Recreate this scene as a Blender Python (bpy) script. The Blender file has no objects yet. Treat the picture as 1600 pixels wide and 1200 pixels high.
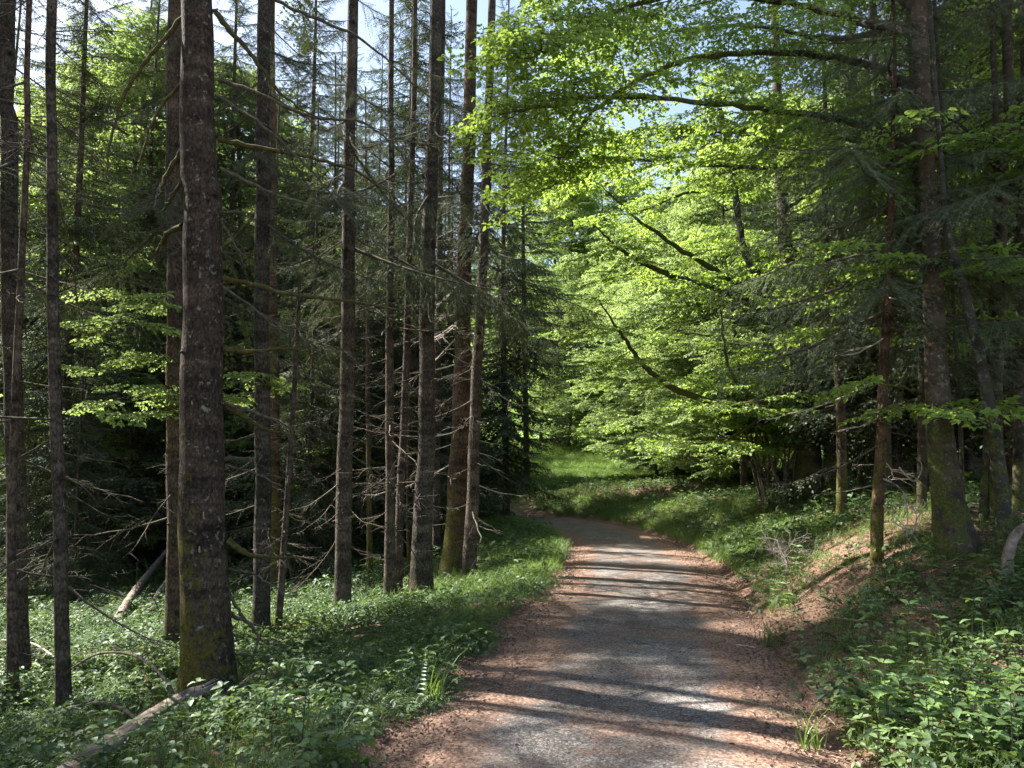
import bpy, math, random
import numpy as np
from mathutils import Vector

R = math.radians
rng = np.random.default_rng(7)
random.seed(7)
SC = bpy.context.scene
COL = SC.collection

# ------------------------------------------------------------------ camera, world, sun, exposure
FPX = 1202.0            # focal length in pixels of the 1600x1200 photograph
PITCH = R(6.4)
EYE = 1.65
cam_d = bpy.data.cameras.new("camera")
cam_d.sensor_width = 36.0
cam_d.lens = 36.0 * FPX / 1600.0
cam_d.clip_start = 0.05
cam_d.clip_end = 3000
cam = bpy.data.objects.new("camera", cam_d)
COL.objects.link(cam)
cam.location = (0, 0, EYE)
cam.rotation_euler = (R(90) + PITCH, 0, 0)
SC.camera = cam

SUN_EL = R(48)
SUN_AZ = math.atan2(-0.89, 0.455)          # measured from +Y towards +X
sun_dir = Vector((math.sin(SUN_AZ) * math.cos(SUN_EL), math.cos(SUN_AZ) * math.cos(SUN_EL), math.sin(SUN_EL)))
world = bpy.data.worlds.new("World")
SC.world = world
world.use_nodes = True
wn = world.node_tree
bg = wn.nodes["Background"]
sky = wn.nodes.new("ShaderNodeTexSky")
sky.sky_type = 'NISHITA'
sky.sun_disc = False
sky.sun_elevation = SUN_EL
sky.sun_rotation = SUN_AZ
sky.air_density = 1.0
sky.dust_density = 1.2
sky.ozone_density = 1.0
tint = wn.nodes.new("ShaderNodeMix"); tint.data_type = 'RGBA'; tint.blend_type = 'MULTIPLY'; tint.inputs[0].default_value = 1.0
tint.inputs[7].default_value = (1.0, 0.93, 0.84, 1)       # the photograph's warm white balance
wn.links.new(sky.outputs[0], tint.inputs[6])
wn.links.new(tint.outputs[2], bg.inputs[0])
bg.inputs[1].default_value = 0.088
sd = bpy.data.lights.new("sun", 'SUN')
sd.energy = 5.0
sd.angle = R(0.53)
sd.color = (1.0, 0.95, 0.87)
sun = bpy.data.objects.new("sun", sd)
COL.objects.link(sun)
sun.rotation_euler = (-sun_dir).to_track_quat('-Z', 'Y').to_euler()
SC.view_settings.view_transform = 'Standard'
SC.view_settings.look = 'None'
SC.view_settings.gamma = 1.0
SC.view_settings.use_curve_mapping = False
SC.view_settings.exposure = 2.07
cy = SC.cycles
cy.max_bounces = 7
cy.diffuse_bounces = 4
cy.glossy_bounces = 2
cy.transmission_bounces = 4
cy.use_denoising = True
cy.use_adaptive_sampling = True
cy.adaptive_threshold = 0.02
cy.sample_clamp_indirect = 8

# ------------------------------------------------------------------ numbers: terrain, road, projection
road_pts = np.array([(0.2, -6), (0.22, 0), (0.30, 2.5), (0.48, 4.3), (1.12, 7.5), (1.95, 11.9), (2.45, 17), (2.2, 21.8),
                     (1.2, 26), (-0.8, 30), (-4.5, 34), (-10, 38), (-18, 42), (-30, 46)], float)


def catmull(P, n):
    P = np.asarray(P, float)
    if len(P) < 3:
        t = np.linspace(0, 1, n)[:, None]
        return P[0] * (1 - t) + P[-1] * t
    Q = np.vstack([2 * P[0] - P[1], P, 2 * P[-1] - P[-2]])
    seg = len(P) - 1
    t = np.linspace(0, seg, n)
    i = np.minimum(t.astype(int), seg - 1)
    u = (t - i)[:, None]
    a, b, c, d = Q[i], Q[i + 1], Q[i + 2], Q[i + 3]
    return 0.5 * ((2 * b) + (-a + c) * u + (2 * a - 5 * b + 4 * c - d) * u ** 2 + (-a + 3 * b - 3 * c + d) * u ** 3)


RC = catmull(road_pts, 260)
RT = np.gradient(RC, axis=0)
RT /= np.linalg.norm(RT, axis=1)[:, None]
HALF = 1.27


def road_side(x, y):
    """signed distance from the road's centre line: + on its right"""
    x = np.atleast_1d(np.asarray(x, float)); y = np.atleast_1d(np.asarray(y, float))
    out = np.empty(x.shape)
    xf, yf = x.ravel(), y.ravel()
    res = np.empty(xf.shape)
    for s in range(0, len(xf), 20000):
        dx = xf[s:s + 20000, None] - RC[None, :, 0]
        dy = yf[s:s + 20000, None] - RC[None, :, 1]
        d2 = dx * dx + dy * dy
        k = np.argmin(d2, axis=1)
        ar = np.arange(len(k))
        sg = np.sign(dx[ar, k] * RT[k, 1] - dy[ar, k] * RT[k, 0])
        res[s:s + 20000] = np.sqrt(d2[ar, k]) * np.where(sg == 0, 1, sg)
    return res.reshape(out.shape)


def vnoise(x, y, seed=0):
    s = seed * 12.9898
    return (np.sin(x * 1.0 + 1.3 * np.sin(y * 0.7 + s) + s) * np.cos(y * 1.1 + 1.7 * np.sin(x * 0.6 - s) + s * 0.7))


def smooth(a, b, t):
    u = np.clip((t - a) / (b - a), 0, 1)
    return u * u * (3 - 2 * u)


def H(x, y, s=None):
    x = np.atleast_1d(np.asarray(x, float)); y = np.atleast_1d(np.asarray(y, float))
    if s is None:
        s = road_side(x, y)
    left = np.maximum(0, -s - HALF - 0.15)
    right = np.maximum(0, s - HALF - 0.05)
    near = 1 - smooth(24, 38, y)
    z = -(0.20 * left - 0.0065 * left ** 2) * (left < 15.4) * near - 1.54 * (left >= 15.4) * near
    rb = 0.40 * right * (right < 2.2) + (0.88 + 0.11 * (np.maximum(right, 2.2) - 2.2)) * (right >= 2.2)
    rb = np.minimum(rb, 3.4)
    z = z + rb * (0.55 + 0.45 * smooth(4, 9, y)) * (1 - 0.6 * smooth(30, 45, y))
    # mound on the right bank by the young spruce
    z = z + 0.36 * np.exp(-(((x - 4.6) / 1.5) ** 2 + ((y - 9.8) / 1.7) ** 2)) * smooth(0.2, 1.2, right)
    off = smooth(0.2, 1.6, np.maximum(left, right))
    z = z + off * (0.05 * vnoise(x * 1.7, y * 1.7, 1) + 0.035 * vnoise(x * 4.1, y * 4.1, 2) + 0.09 * vnoise(x * 0.6, y * 0.6, 3))
    # meadow and wooded hill beyond the bend
    z = z + 0.105 * np.maximum(0, y - 36) * (y < 95) + 6.2 * (y >= 95) + 0.34 * np.maximum(0, y - 95) * (y < 230) + 45.9 * (y >= 230)
    z = z + 0.25 * np.clip(-x - 45, 0, 120) + 0.22 * np.clip(x - 40, 0, 120)
    return z


Fw = np.array([0, math.cos(PITCH), math.sin(PITCH)])
Up = np.array([0, -math.sin(PITCH), math.cos(PITCH)])
CAMP = np.array([0, 0, EYE])


def ray(px, py):
    return Fw * FPX + np.array([1.0, 0, 0]) * (px - 800) + Up * (600 - py)


def P(px, py, d):
    """world point on the sight line of a photograph pixel at the distance y = d"""
    r = ray(px, py)
    return CAMP + r * (d / r[1])


def G(px, py):
    r = ray(px, py)
    prev = 0.5
    ds = np.linspace(1.0, 90, 1800)
    pts = CAMP[None] + r[None] * (ds[:, None] / r[1])
    z = H(pts[:, 0], pts[:, 1])
    b = np.where(pts[:, 2] < z)[0]
    k = b[0] if len(b) else len(ds) - 1
    return np.array([pts[k, 0], pts[k, 1], z[k]])


def hz(x, y):
    return float(H(x, y)[0])


# ------------------------------------------------------------------ mesh helpers
class MB:
    def __init__(s):
        s.v = []; s.f = []; s.n = 0; s.m = []

    def add(s, v, f, mat=0):
        v = np.asarray(v, np.float32).reshape(-1, 3)
        f = np.asarray(f, np.int32)
        s.v.append(v); s.f.append(f + s.n); s.n += len(v)
        s.m.append(np.full(len(f), mat, np.int32))

    def mesh(s, name, mats, smooth_shade=False):
        me = bpy.data.meshes.new(name)
        v = np.concatenate(s.v)
        me.vertices.add(len(v)); me.vertices.foreach_set("co", v.ravel())
        loops, starts, mi = [], [], []
        off = 0
        for f, m in zip(s.f, s.m):
            k = f.shape[1]
            loops.append(f.ravel())
            starts.append(off + np.arange(len(f), dtype=np.int32) * k)
            off += f.size
            mi.append(m)
        loops = np.concatenate(loops); starts = np.concatenate(starts); mi = np.concatenate(mi)
        me.loops.add(len(loops)); me.loops.foreach_set("vertex_index", loops.astype(np.int32))
        me.polygons.add(len(starts)); me.polygons.foreach_set("loop_start", starts.astype(np.int32))
        if not isinstance(mats, (list, tuple)):
            mats = [mats]
        for m in mats:
            me.materials.append(m)
        me.polygons.foreach_set("material_index", mi)
        if smooth_shade:
            me.polygons.foreach_set("use_smooth", np.ones(len(starts), bool))
        me.update(calc_edges=True)
        return me


def link(name, me, parent=None, loc=None):
    o = bpy.data.objects.new(name, me)
    COL.objects.link(o)
    if parent is not None:
        o.parent = parent
    if loc is not None:
        o.location = loc
    return o


def thing(name, label, cat, loc, group=None, rz=0.0, sc=1.0):
    o = bpy.data.objects.new(name, None)
    o.empty_display_size = 0.2
    COL.objects.link(o)
    o.location = loc; o.rotation_euler = (0, 0, rz); o.scale = (sc, sc, sc)
    o["label"] = label; o["category"] = cat
    if group: o["group"] = group
    return o


def tag(o, label=None, cat=None, group=None, kind=None):
    if label: o["label"] = label
    if cat: o["category"] = cat
    if group: o["group"] = group
    if kind: o["kind"] = kind
    return o


def tube(mb, pts, rad, seg=8, rough=0.0, mat=0, cap=True, fr=3.0):
    pts = np.asarray(pts, float); rad = np.asarray(rad, float)
    if rad.ndim == 0: rad = np.full(len(pts), float(rad))
    T = np.gradient(pts, axis=0)
    T /= (np.linalg.norm(T, axis=1)[:, None] + 1e-9)
    ref = np.array([0, 0, 1.0]) if abs(T[0, 2]) < 0.8 else np.array([1.0, 0, 0])
    n = np.cross(T[0], ref); n /= np.linalg.norm(n)
    N = []
    for t in T:
        n = n - t * np.dot(n, t); n /= (np.linalg.norm(n) + 1e-9); N.append(n)
    N = np.array(N); B = np.cross(T, N)
    a = np.linspace(0, 2 * math.pi, seg, endpoint=False)
    ring = N[:, None, :] * np.cos(a)[None, :, None] + B[:, None, :] * np.sin(a)[None, :, None]
    rr = rad[:, None] * np.ones((1, seg))
    if rough:
        rr = rr * (1 + rough * rng.normal(0, 1, rr.shape))
    V = pts[:, None, :] + ring * rr[:, :, None]
    m = len(pts)
    i = np.arange(m - 1)[:, None] * seg; j = np.arange(seg)[None, :]; j2 = (j + 1) % seg
    F = np.stack([i + j, i + j2, i + seg + j2, i + seg + j], -1).reshape(-1, 4)
    mb.add(V.reshape(-1, 3), F, mat)
    if cap and seg >= 3:
        c = V[-1].mean(0) + T[-1] * rad[-1] * 0.4
        vv = np.vstack([V[-1], c]); ff = [[q, (q + 1) % seg, seg] for q in range(seg)]
        mb.add(vv, ff, mat)


def bake(mb, pv, pf, M, T, mat=0, chunk=4000):
    """copies of a prototype: M (k,3,3), T (k,3)"""
    pv = np.asarray(pv, np.float32); pf = np.asarray(pf, np.int32)
    for s in range(0, len(T), chunk):
        m = M[s:s + chunk].astype(np.float32); t = T[s:s + chunk].astype(np.float32)
        V = np.einsum('kij,nj->kni', m, pv) + t[:, None, :]
        k = len(t)
        F = (pf[None] + (np.arange(k, dtype=np.int32) * len(pv))[:, None, None]).reshape(-1, pf.shape[1])
        mb.add(V.reshape(-1, 3), F, mat)


def rotz(a):
    c, s = np.cos(a), np.sin(a); z = np.zeros_like(c); o = np.ones_like(c)
    return np.stack([np.stack([c, -s, z], -1), np.stack([s, c, z], -1), np.stack([z, z, o], -1)], -2)


def roty(a):
    c, s = np.cos(a), np.sin(a); z = np.zeros_like(c); o = np.ones_like(c)
    return np.stack([np.stack([c, z, s], -1), np.stack([z, o, z], -1), np.stack([-s, z, c], -1)], -2)


def rotx(a):
    c, s = np.cos(a), np.sin(a); z = np.zeros_like(c); o = np.ones_like(c)
    return np.stack([np.stack([o, z, z], -1), np.stack([z, c, -s], -1), np.stack([z, s, c], -1)], -2)


# ------------------------------------------------------------------ materials
def mat_new(name):
    m = bpy.data.materials.new(name); m.use_nodes = True
    nt = m.node_tree
    for n in list(nt.nodes): nt.nodes.remove(n)
    return m, nt


def N(nt, t, **kw):
    n = nt.nodes.new(t)
    for k, v in kw.items():
        if k in n.inputs: n.inputs[k].default_value = v
        else: setattr(n, k, v)
    return n


def ramp(nt, fac, stops):
    r = nt.nodes.new("ShaderNodeValToRGB")
    el = r.color_ramp.elements
    while len(el) < len(stops): el.new(0.5)
    for e, (p, c) in zip(el, stops):
        e.position = p; e.color = (c[0], c[1], c[2], 1) if not isinstance(c, (int, float)) else (c, c, c, 1)
    nt.links.new(fac, r.inputs[0])
    return r.outputs[0]


def mixc(nt, fac, a, b, mode='MIX'):
    m = nt.nodes.new("ShaderNodeMix"); m.data_type = 'RGBA'; m.blend_type = mode
    for sock, v in ((m.inputs[0], fac), (m.inputs[6], a), (m.inputs[7], b)):
        if hasattr(v, 'is_linked') or isinstance(v, bpy.types.NodeSocket): nt.links.new(v, sock)
        elif isinstance(v, (int, float)): sock.default_value = v
        else: sock.default_value = (v[0], v[1], v[2], 1)
    return m.outputs[2]


def mathn(nt, op, a, b=0.0, clamp=False):
    m = nt.nodes.new("ShaderNodeMath"); m.operation = op; m.use_clamp = clamp
    for s, v in ((m.inputs[0], a), (m.inputs[1], b)):
        if isinstance(v, bpy.types.NodeSocket): nt.links.new(v, s)
        else: s.default_value = v
    return m.outputs[0]


def noise(nt, vec, scale, detail=4, rough=0.55, dist=0.0):
    n = N(nt, "ShaderNodeTexNoise"); n.inputs["Scale"].default_value = scale
    n.inputs["Detail"].default_value = detail; n.inputs["Roughness"].default_value = rough
    n.inputs["Distortion"].default_value = dist
    if vec is not None: nt.links.new(vec, n.inputs["Vector"])
    return n.outputs["Fac"]


def leaf_mat(name, dark, light, trans, tfac=0.45, gloss=0.06, scale=1.5):
    m, nt = mat_new(name)
    out = N(nt, "ShaderNodeOutputMaterial")
    g = N(nt, "ShaderNodeNewGeometry")
    oi = N(nt, "ShaderNodeObjectInfo")
    nz = noise(nt, g.outputs["Position"], scale, 2)
    f = mathn(nt, 'ADD', mathn(nt, 'MULTIPLY', g.outputs["Random Per Island"], 0.6), mathn(nt, 'MULTIPLY', nz, 0.6))
    f = mathn(nt, 'ADD', f, mathn(nt, 'MULTIPLY', oi.outputs["Random"], 0.25))
    f = mathn(nt, 'SUBTRACT', f, 0.25, True)
    c = mixc(nt, f, dark, light)
    t = mixc(nt, f, [x * 0.7 for x in trans], trans)
    df = N(nt, "ShaderNodeBsdfDiffuse"); nt.links.new(c, df.inputs[0])
    tr = N(nt, "ShaderNodeBsdfTranslucent"); nt.links.new(t, tr.inputs[0])
    mx = N(nt, "ShaderNodeMixShader"); mx.inputs[0].default_value = tfac
    nt.links.new(df.outputs[0], mx.inputs[1]); nt.links.new(tr.outputs[0], mx.inputs[2])
    gl = N(nt, "ShaderNodeBsdfGlossy"); gl.inputs["Roughness"].default_value = 0.55
    gl.inputs["Color"].default_value = (0.9, 0.95, 1, 1)
    m2 = N(nt, "ShaderNodeMixShader"); m2.inputs[0].default_value = gloss
    nt.links.new(mx.outputs[0], m2.inputs[1]); nt.links.new(gl.outputs[0], m2.inputs[2])
    nt.links.new(m2.outputs[0], out.inputs[0])
    return m


def bark_mat(name, base, dark, lichen, moss, moss_h=1.0, moss_amt=0.5, kind='spruce', lich_amt=0.3, bump=0.012):
    m, nt = mat_new(name)
    out = N(nt, "ShaderNodeOutputMaterial")
    bs = N(nt, "ShaderNodeBsdfPrincipled")
    bs.inputs["Roughness"].default_value = 0.9
    bs.inputs["Specular IOR Level"].default_value = 0.2
    tc = N(nt, "ShaderNodeTexCoord"); oi = N(nt, "ShaderNodeObjectInfo")
    mp = N(nt, "ShaderNodeMapping")
    add = N(nt, "ShaderNodeVectorMath", operation='ADD')
    nt.links.new(tc.outputs["Object"], add.inputs[0])
    comb = N(nt, "ShaderNodeCombineXYZ")
    off = mathn(nt, 'MULTIPLY', oi.outputs["Random"], 37.0)
    nt.links.new(off, comb.inputs[0]); nt.links.new(off, comb.inputs[2])
    nt.links.new(comb.outputs[0], add.inputs[1])
    vec = add.outputs[0]
    nt.links.new(vec, mp.inputs["Vector"])
    mp.inputs["Scale"].default_value = (1, 1, 0.55) if kind == 'spruce' else (1, 1, 1.6)
    if kind == 'spruce':
        vo = N(nt, "ShaderNodeTexVoronoi"); vo.feature = 'F1'; vo.inputs["Scale"].default_value = 38
        vo.inputs["Randomness"].default_value = 1
        nt.links.new(mp.outputs[0], vo.inputs["Vector"])
        scal = vo.outputs["Distance"]
        fine = noise(nt, mp.outputs[0], 60, 5, 0.65)
        hgt = mathn(nt, 'ADD', mathn(nt, 'MULTIPLY', scal, -0.45), mathn(nt, 'MULTIPLY', fine, 0.85))
    else:
        fine = noise(nt, mp.outputs[0], 30, 5, 0.6)
        hgt = fine
    big = noise(nt, vec, 3.2, 4, 0.6)
    cf = mathn(nt, 'ADD', mathn(nt, 'MULTIPLY', hgt, 0.9), mathn(nt, 'MULTIPLY', big, 0.5))
    col = ramp(nt, cf, [(0.25, dark), (0.75, base)])
    kn = N(nt, "ShaderNodeTexVoronoi"); kn.inputs["Scale"].default_value = 4.2 if kind == 'spruce' else 2.0
    km = N(nt, "ShaderNodeMapping"); km.inputs["Scale"].default_value = (1, 1, 0.8); nt.links.new(vec, km.inputs[0]); nt.links.new(km.outputs[0], kn.inputs["Vector"])
    kf = ramp(nt, mathn(nt, 'ADD', kn.outputs["Distance"], mathn(nt, 'MULTIPLY', fine, 0.12)), [(0.17, 1.0), (0.26, 0.0)])
    col = mixc(nt, mathn(nt, 'MULTIPLY', kf, 0.8), col, [x * 0.5 for x in dark])
    bm = N(nt, "ShaderNodeMapping"); bm.inputs["Scale"].default_value = (0.7, 0.7, 3.5); nt.links.new(vec, bm.inputs[0])
    bf = ramp(nt, noise(nt, bm.outputs[0], 1.6, 4, 0.6), [(0.38, 0.55), (0.62, 1.25)])
    col = mixc(nt, 1.0, col, bf, 'MULTIPLY')
    hue = ramp(nt, oi.outputs["Random"], [(0.0, (0.72, 0.76, 0.80)), (0.5, (1.0, 1.0, 1.0)), (1.0, (1.28, 1.08, 0.95))])
    col = mixc(nt, 1.0, col, hue, 'MULTIPLY')
    # lichen spots
    ls = noise(nt, vec, 14, 5, 0.7)
    lf = ramp(nt, ls, [(0.62 - 0.07 * lich_amt, 0.0), (0.68, 1.0)])
    lf = mathn(nt, 'MULTIPLY', lf, lich_amt)
    col = mixc(nt, lf, col, lichen)
    # moss, denser towards the foot
    sx = N(nt, "ShaderNodeSeparateXYZ"); nt.links.new(tc.outputs["Object"], sx.inputs[0])
    hh = mathn(nt, 'DIVIDE', sx.outputs[2], moss_h)
    ms = noise(nt, vec, 5.5, 6, 0.7, 0.3)
    mf = mathn(nt, 'ADD', mathn(nt, 'MULTIPLY', ms, 2.2), mathn(nt, 'MULTIPLY', hh, -0.35))
    lean = mathn(nt, 'MULTIPLY', sx.outputs[0], -0.9)
    mf = mathn(nt, 'ADD', mf, lean)
    mf = ramp(nt, mathn(nt, 'MULTIPLY', mf, 0.5), [(0.56 - moss_amt * 0.2, 0.0), (0.68 - moss_amt * 0.2, 1.0)])
    mcol = mixc(nt, ramp(nt, noise(nt, vec, 55, 5, .75), [(.35, 0.0), (.65, 1.0)]), [x * .55 for x in moss], [x * 1.9 for x in moss])
    mf = mathn(nt, 'MULTIPLY', mf, ramp(nt, noise(nt, vec, 24, 6, .75), [(.36, 0.25), (.52, 1.0)]))
    col = mixc(nt, mf, col, mcol)
    nt.links.new(col, bs.inputs["Base Color"])
    bp = N(nt, "ShaderNodeBump"); bp.inputs["Distance"].default_value = bump; bp.inputs["Strength"].default_value = 0.9
    hm = mathn(nt, 'ADD', hgt, mathn(nt, 'MULTIPLY', mathn(nt, 'MULTIPLY', noise(nt, vec, 90, 4, 0.7), mf), 1.6))
    nt.links.new(hm, bp.inputs["Height"])
    nt.links.new(bp.outputs[0], bs.inputs["Normal"])
    nt.links.new(bs.outputs[0], out.inputs[0])
    return m


def plain_noise_mat(name, a, b, scale=12, rough=0.9, bump=0.01, stretch=(1, 1, 1), detail=5, lo=0.35, hi=0.65):
    m, nt = mat_new(name)
    out = N(nt, "ShaderNodeOutputMaterial")
    bs = N(nt, "ShaderNodeBsdfPrincipled"); bs.inputs["Roughness"].default_value = rough
    bs.inputs["Specular IOR Level"].default_value = 0.2
    tc = N(nt, "ShaderNodeTexCoord"); mp = N(nt, "ShaderNodeMapping"); mp.inputs["Scale"].default_value = stretch
    nt.links.new(tc.outputs["Object"], mp.inputs[0])
    f = noise(nt, mp.outputs[0], scale, detail, 0.65)
    nt.links.new(ramp(nt, f, [(lo, a), (hi, b)]), bs.inputs["Base Color"])
    bp = N(nt, "ShaderNodeBump"); bp.inputs["Distance"].default_value = bump
    nt.links.new(f, bp.inputs["Height"]); nt.links.new(bp.outputs[0], bs.inputs["Normal"])
    nt.links.new(bs.outputs[0], out.inputs[0])
    return m


M_BARK = bark_mat("spruce_bark", (0.180, 0.142, 0.112), (0.036, 0.028, 0.022), (0.42, 0.40, 0.34), (0.050, 0.048, 0.014), 1.0, 0.25)
M_BARKBIG = bark_mat("mossy_spruce_bark", (0.135, 0.097, 0.072), (0.030, 0.021, 0.016), (0.42, 0.41, 0.33), (0.100, 0.085, 0.016), 1.15, 0.85, lich_amt=0.5)
M_BARKMOSS = bark_mat("thin_mossy_bark", (0.19, 0.125, 0.092), (0.045, 0.030, 0.022), (0.4, 0.38, 0.3), (0.10, 0.095, 0.02), 2.5, 0.8)
M_BEECH = bark_mat("beech_bark", (0.068, 0.060, 0.048), (0.020, 0.018, 0.014), (0.22, 0.22, 0.19), (0.07, 0.08, 0.02), 1.5, 0.5, kind='beech', bump=0.006, lich_amt=0.8)
M_HAZEL = plain_noise_mat("hazel_bark", (0.05, 0.042, 0.032), (0.15, 0.13, 0.10), 14)
M_DEAD = plain_noise_mat("dead_branch_bark", (0.05, 0.042, 0.030), (0.15, 0.13, 0.10), 25)
M_MOSSBR = plain_noise_mat("mossy_branch_bark", (0.045, 0.035, 0.022), (0.11, 0.10, 0.025), 22, bump=0.02)
M_PALE = plain_noise_mat("bleached_twig", (0.36, 0.31, 0.26), (0.62, 0.55, 0.47), 30)
M_PINKW = plain_noise_mat("broken_wood", (0.30, 0.20, 0.15), (0.55, 0.45, 0.38), 20)
M_OLDW = plain_noise_mat("old_grey_wood", (0.10, 0.075, 0.06), (0.30, 0.24, 0.20), 16)
M_LOG = plain_noise_mat("bare_log_wood", (0.10, 0.072, 0.055), (0.38, 0.31, 0.26), 7, stretch=(1, 1, 1), bump=0.03, detail=8, lo=0.3, hi=0.7)
M_TWIG = plain_noise_mat("green_twig_bark", (0.06, 0.045, 0.03), (0.12, 0.10, 0.07), 20)
M_MOSS = plain_noise_mat("moss_cushion", (0.10, 0.11, 0.015), (0.34, 0.32, 0.05), 30, bump=0.03)
M_STONEMOSS = plain_noise_mat("mossy_stone", (0.20, 0.17, 0.06), (0.45, 0.38, 0.14), 14, bump=0.02)

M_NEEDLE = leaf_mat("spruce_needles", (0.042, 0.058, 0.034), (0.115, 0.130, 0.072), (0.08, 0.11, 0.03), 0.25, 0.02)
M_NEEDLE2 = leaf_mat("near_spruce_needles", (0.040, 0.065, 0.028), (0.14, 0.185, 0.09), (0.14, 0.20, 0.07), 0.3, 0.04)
M_FIR = leaf_mat("fresh_needles", (0.06, 0.10, 0.03), (0.13, 0.20, 0.06), (0.18, 0.28, 0.06), 0.35, 0.06)
M_BEECHL = leaf_mat("beech_leaves", (0.085, 0.16, 0.018), (0.19, 0.30, 0.065), (0.45, 0.63, 0.105), 0.58, 0.03)
M_BROAD = leaf_mat("far_broad_leaves", (0.10, 0.17, 0.045), (0.21, 0.30, 0.09), (0.42, 0.56, 0.15), 0.5, 0.03, 0.3)
M_HERB = leaf_mat("herb_leaves", (0.030, 0.066, 0.026), (0.10, 0.155, 0.042), (0.13, 0.22, 0.05), 0.28, 0.035, 1.2)
M_HERB2 = leaf_mat("pale_herb_leaves", (0.075, 0.125, 0.045), (0.14, 0.20, 0.05), (0.22, 0.33, 0.06), 0.3, 0.03, 2.0)
M_BIGL = leaf_mat("large_plant_leaves", (0.10, 0.19, 0.045), (0.21, 0.33, 0.08), (0.30, 0.46, 0.07), 0.38, 0.08)
M_GRASS = leaf_mat("grass_blades", (0.07, 0.15, 0.02), (0.19, 0.28, 0.05), (0.24, 0.36, 0.05), 0.4, 0.04, 0.8)
M_LITTER = leaf_mat("dry_leaf_litter", (0.075, 0.042, 0.028), (0.29, 0.185, 0.13), (0.3, 0.18, 0.1), 0.15, 0.05, 3)


# ground: litter, soil and moss by noise and by distance from the road
def ground_mat():
    m, nt = mat_new("forest_floor")
    out = N(nt, "ShaderNodeOutputMaterial")
    bs = N(nt, "ShaderNodeBsdfPrincipled"); bs.inputs["Roughness"].default_value = 0.95
    bs.inputs["Specular IOR Level"].default_value = 0.15
    g = N(nt, "ShaderNodeNewGeometry"); pos = g.outputs["Position"]
    at = N(nt, "ShaderNodeAttribute"); at.attribute_name = "side"
    sx = N(nt, "ShaderNodeSeparateXYZ"); nt.links.new(pos, sx.inputs[0])
    fine = noise(nt, pos, 34, 6, 0.7); mid = noise(nt, pos, 5, 5, 0.6)
    litter = ramp(nt, fine, [(0.32, (0.05, 0.026, 0.018)), (0.52, (0.20, 0.115, 0.080)), (0.70, (0.42, 0.28, 0.21))])
    soil = ramp(nt, fine, [(0.3, (0.020, 0.015, 0.010)), (0.7, (0.085, 0.062, 0.042))])
    moss = ramp(nt, fine, [(0.3, (0.03, 0.05, 0.012)), (0.7, (0.13, 0.16, 0.035))])
    vo = N(nt, "ShaderNodeTexVoronoi"); vo.inputs["Scale"].default_value = 26; nt.links.new(pos, vo.inputs["Vector"])
    litter = mixc(nt, 0.35, litter, mixc(nt, vo.outputs["Color"], (0.10, 0.06, 0.045), (0.38, 0.25, 0.18)))
    c = mixc(nt, ramp(nt, mid, [(0.42, 0.0), (0.56, 1.0)]), moss, mixc(nt, ramp(nt, noise(nt, pos, 2.1, 4), [(.45, 0.0), (.55, .8)]), soil, litter))
    absd = mathn(nt, 'ABSOLUTE', at.outputs["Fac"])
    nearroad = ramp(nt, mathn(nt, 'MULTIPLY', mathn(nt, 'ADD', absd, mathn(nt, 'MULTIPLY', mid, 1.2)), 0.2), [(0.42, 1.0), (0.52, 0.0)])
    right = ramp(nt, mathn(nt, 'MULTIPLY', at.outputs["Fac"], 0.1), [(0.0, 0.0), (0.1, 1.0)])
    rightl = mathn(nt, 'MULTIPLY', right, ramp(nt, noise(nt, pos, 1.6, 4, 0.6), [(0.40, 0.0), (0.52, 1.0)]))
    lf = mathn(nt, 'MAXIMUM', nearroad, mathn(nt, 'MULTIPLY', rightl, 0.9))
    c = mixc(nt, lf, c, litter)
    mead = ramp(nt, mathn(nt, 'DIVIDE', sx.outputs[1], 100.0), [(0.30, 0.0), (0.36, 1.0)])
    mc = ramp(nt, noise(nt, pos, 2.5, 6, 0.7), [(0.3, (0.10, 0.18, 0.035)), (0.7, (0.21, 0.31, 0.07))])
    c = mixc(nt, mead, c, mc)
    nt.links.new(c, bs.inputs["Base Color"])
    bp = N(nt, "ShaderNodeBump"); bp.inputs["Distance"].default_value = 0.03
    nt.links.new(fine, bp.inputs["Height"]); nt.links.new(bp.outputs[0], bs.inputs["Normal"])
    nt.links.new(bs.outputs[0], out.inputs[0])
    return m


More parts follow.
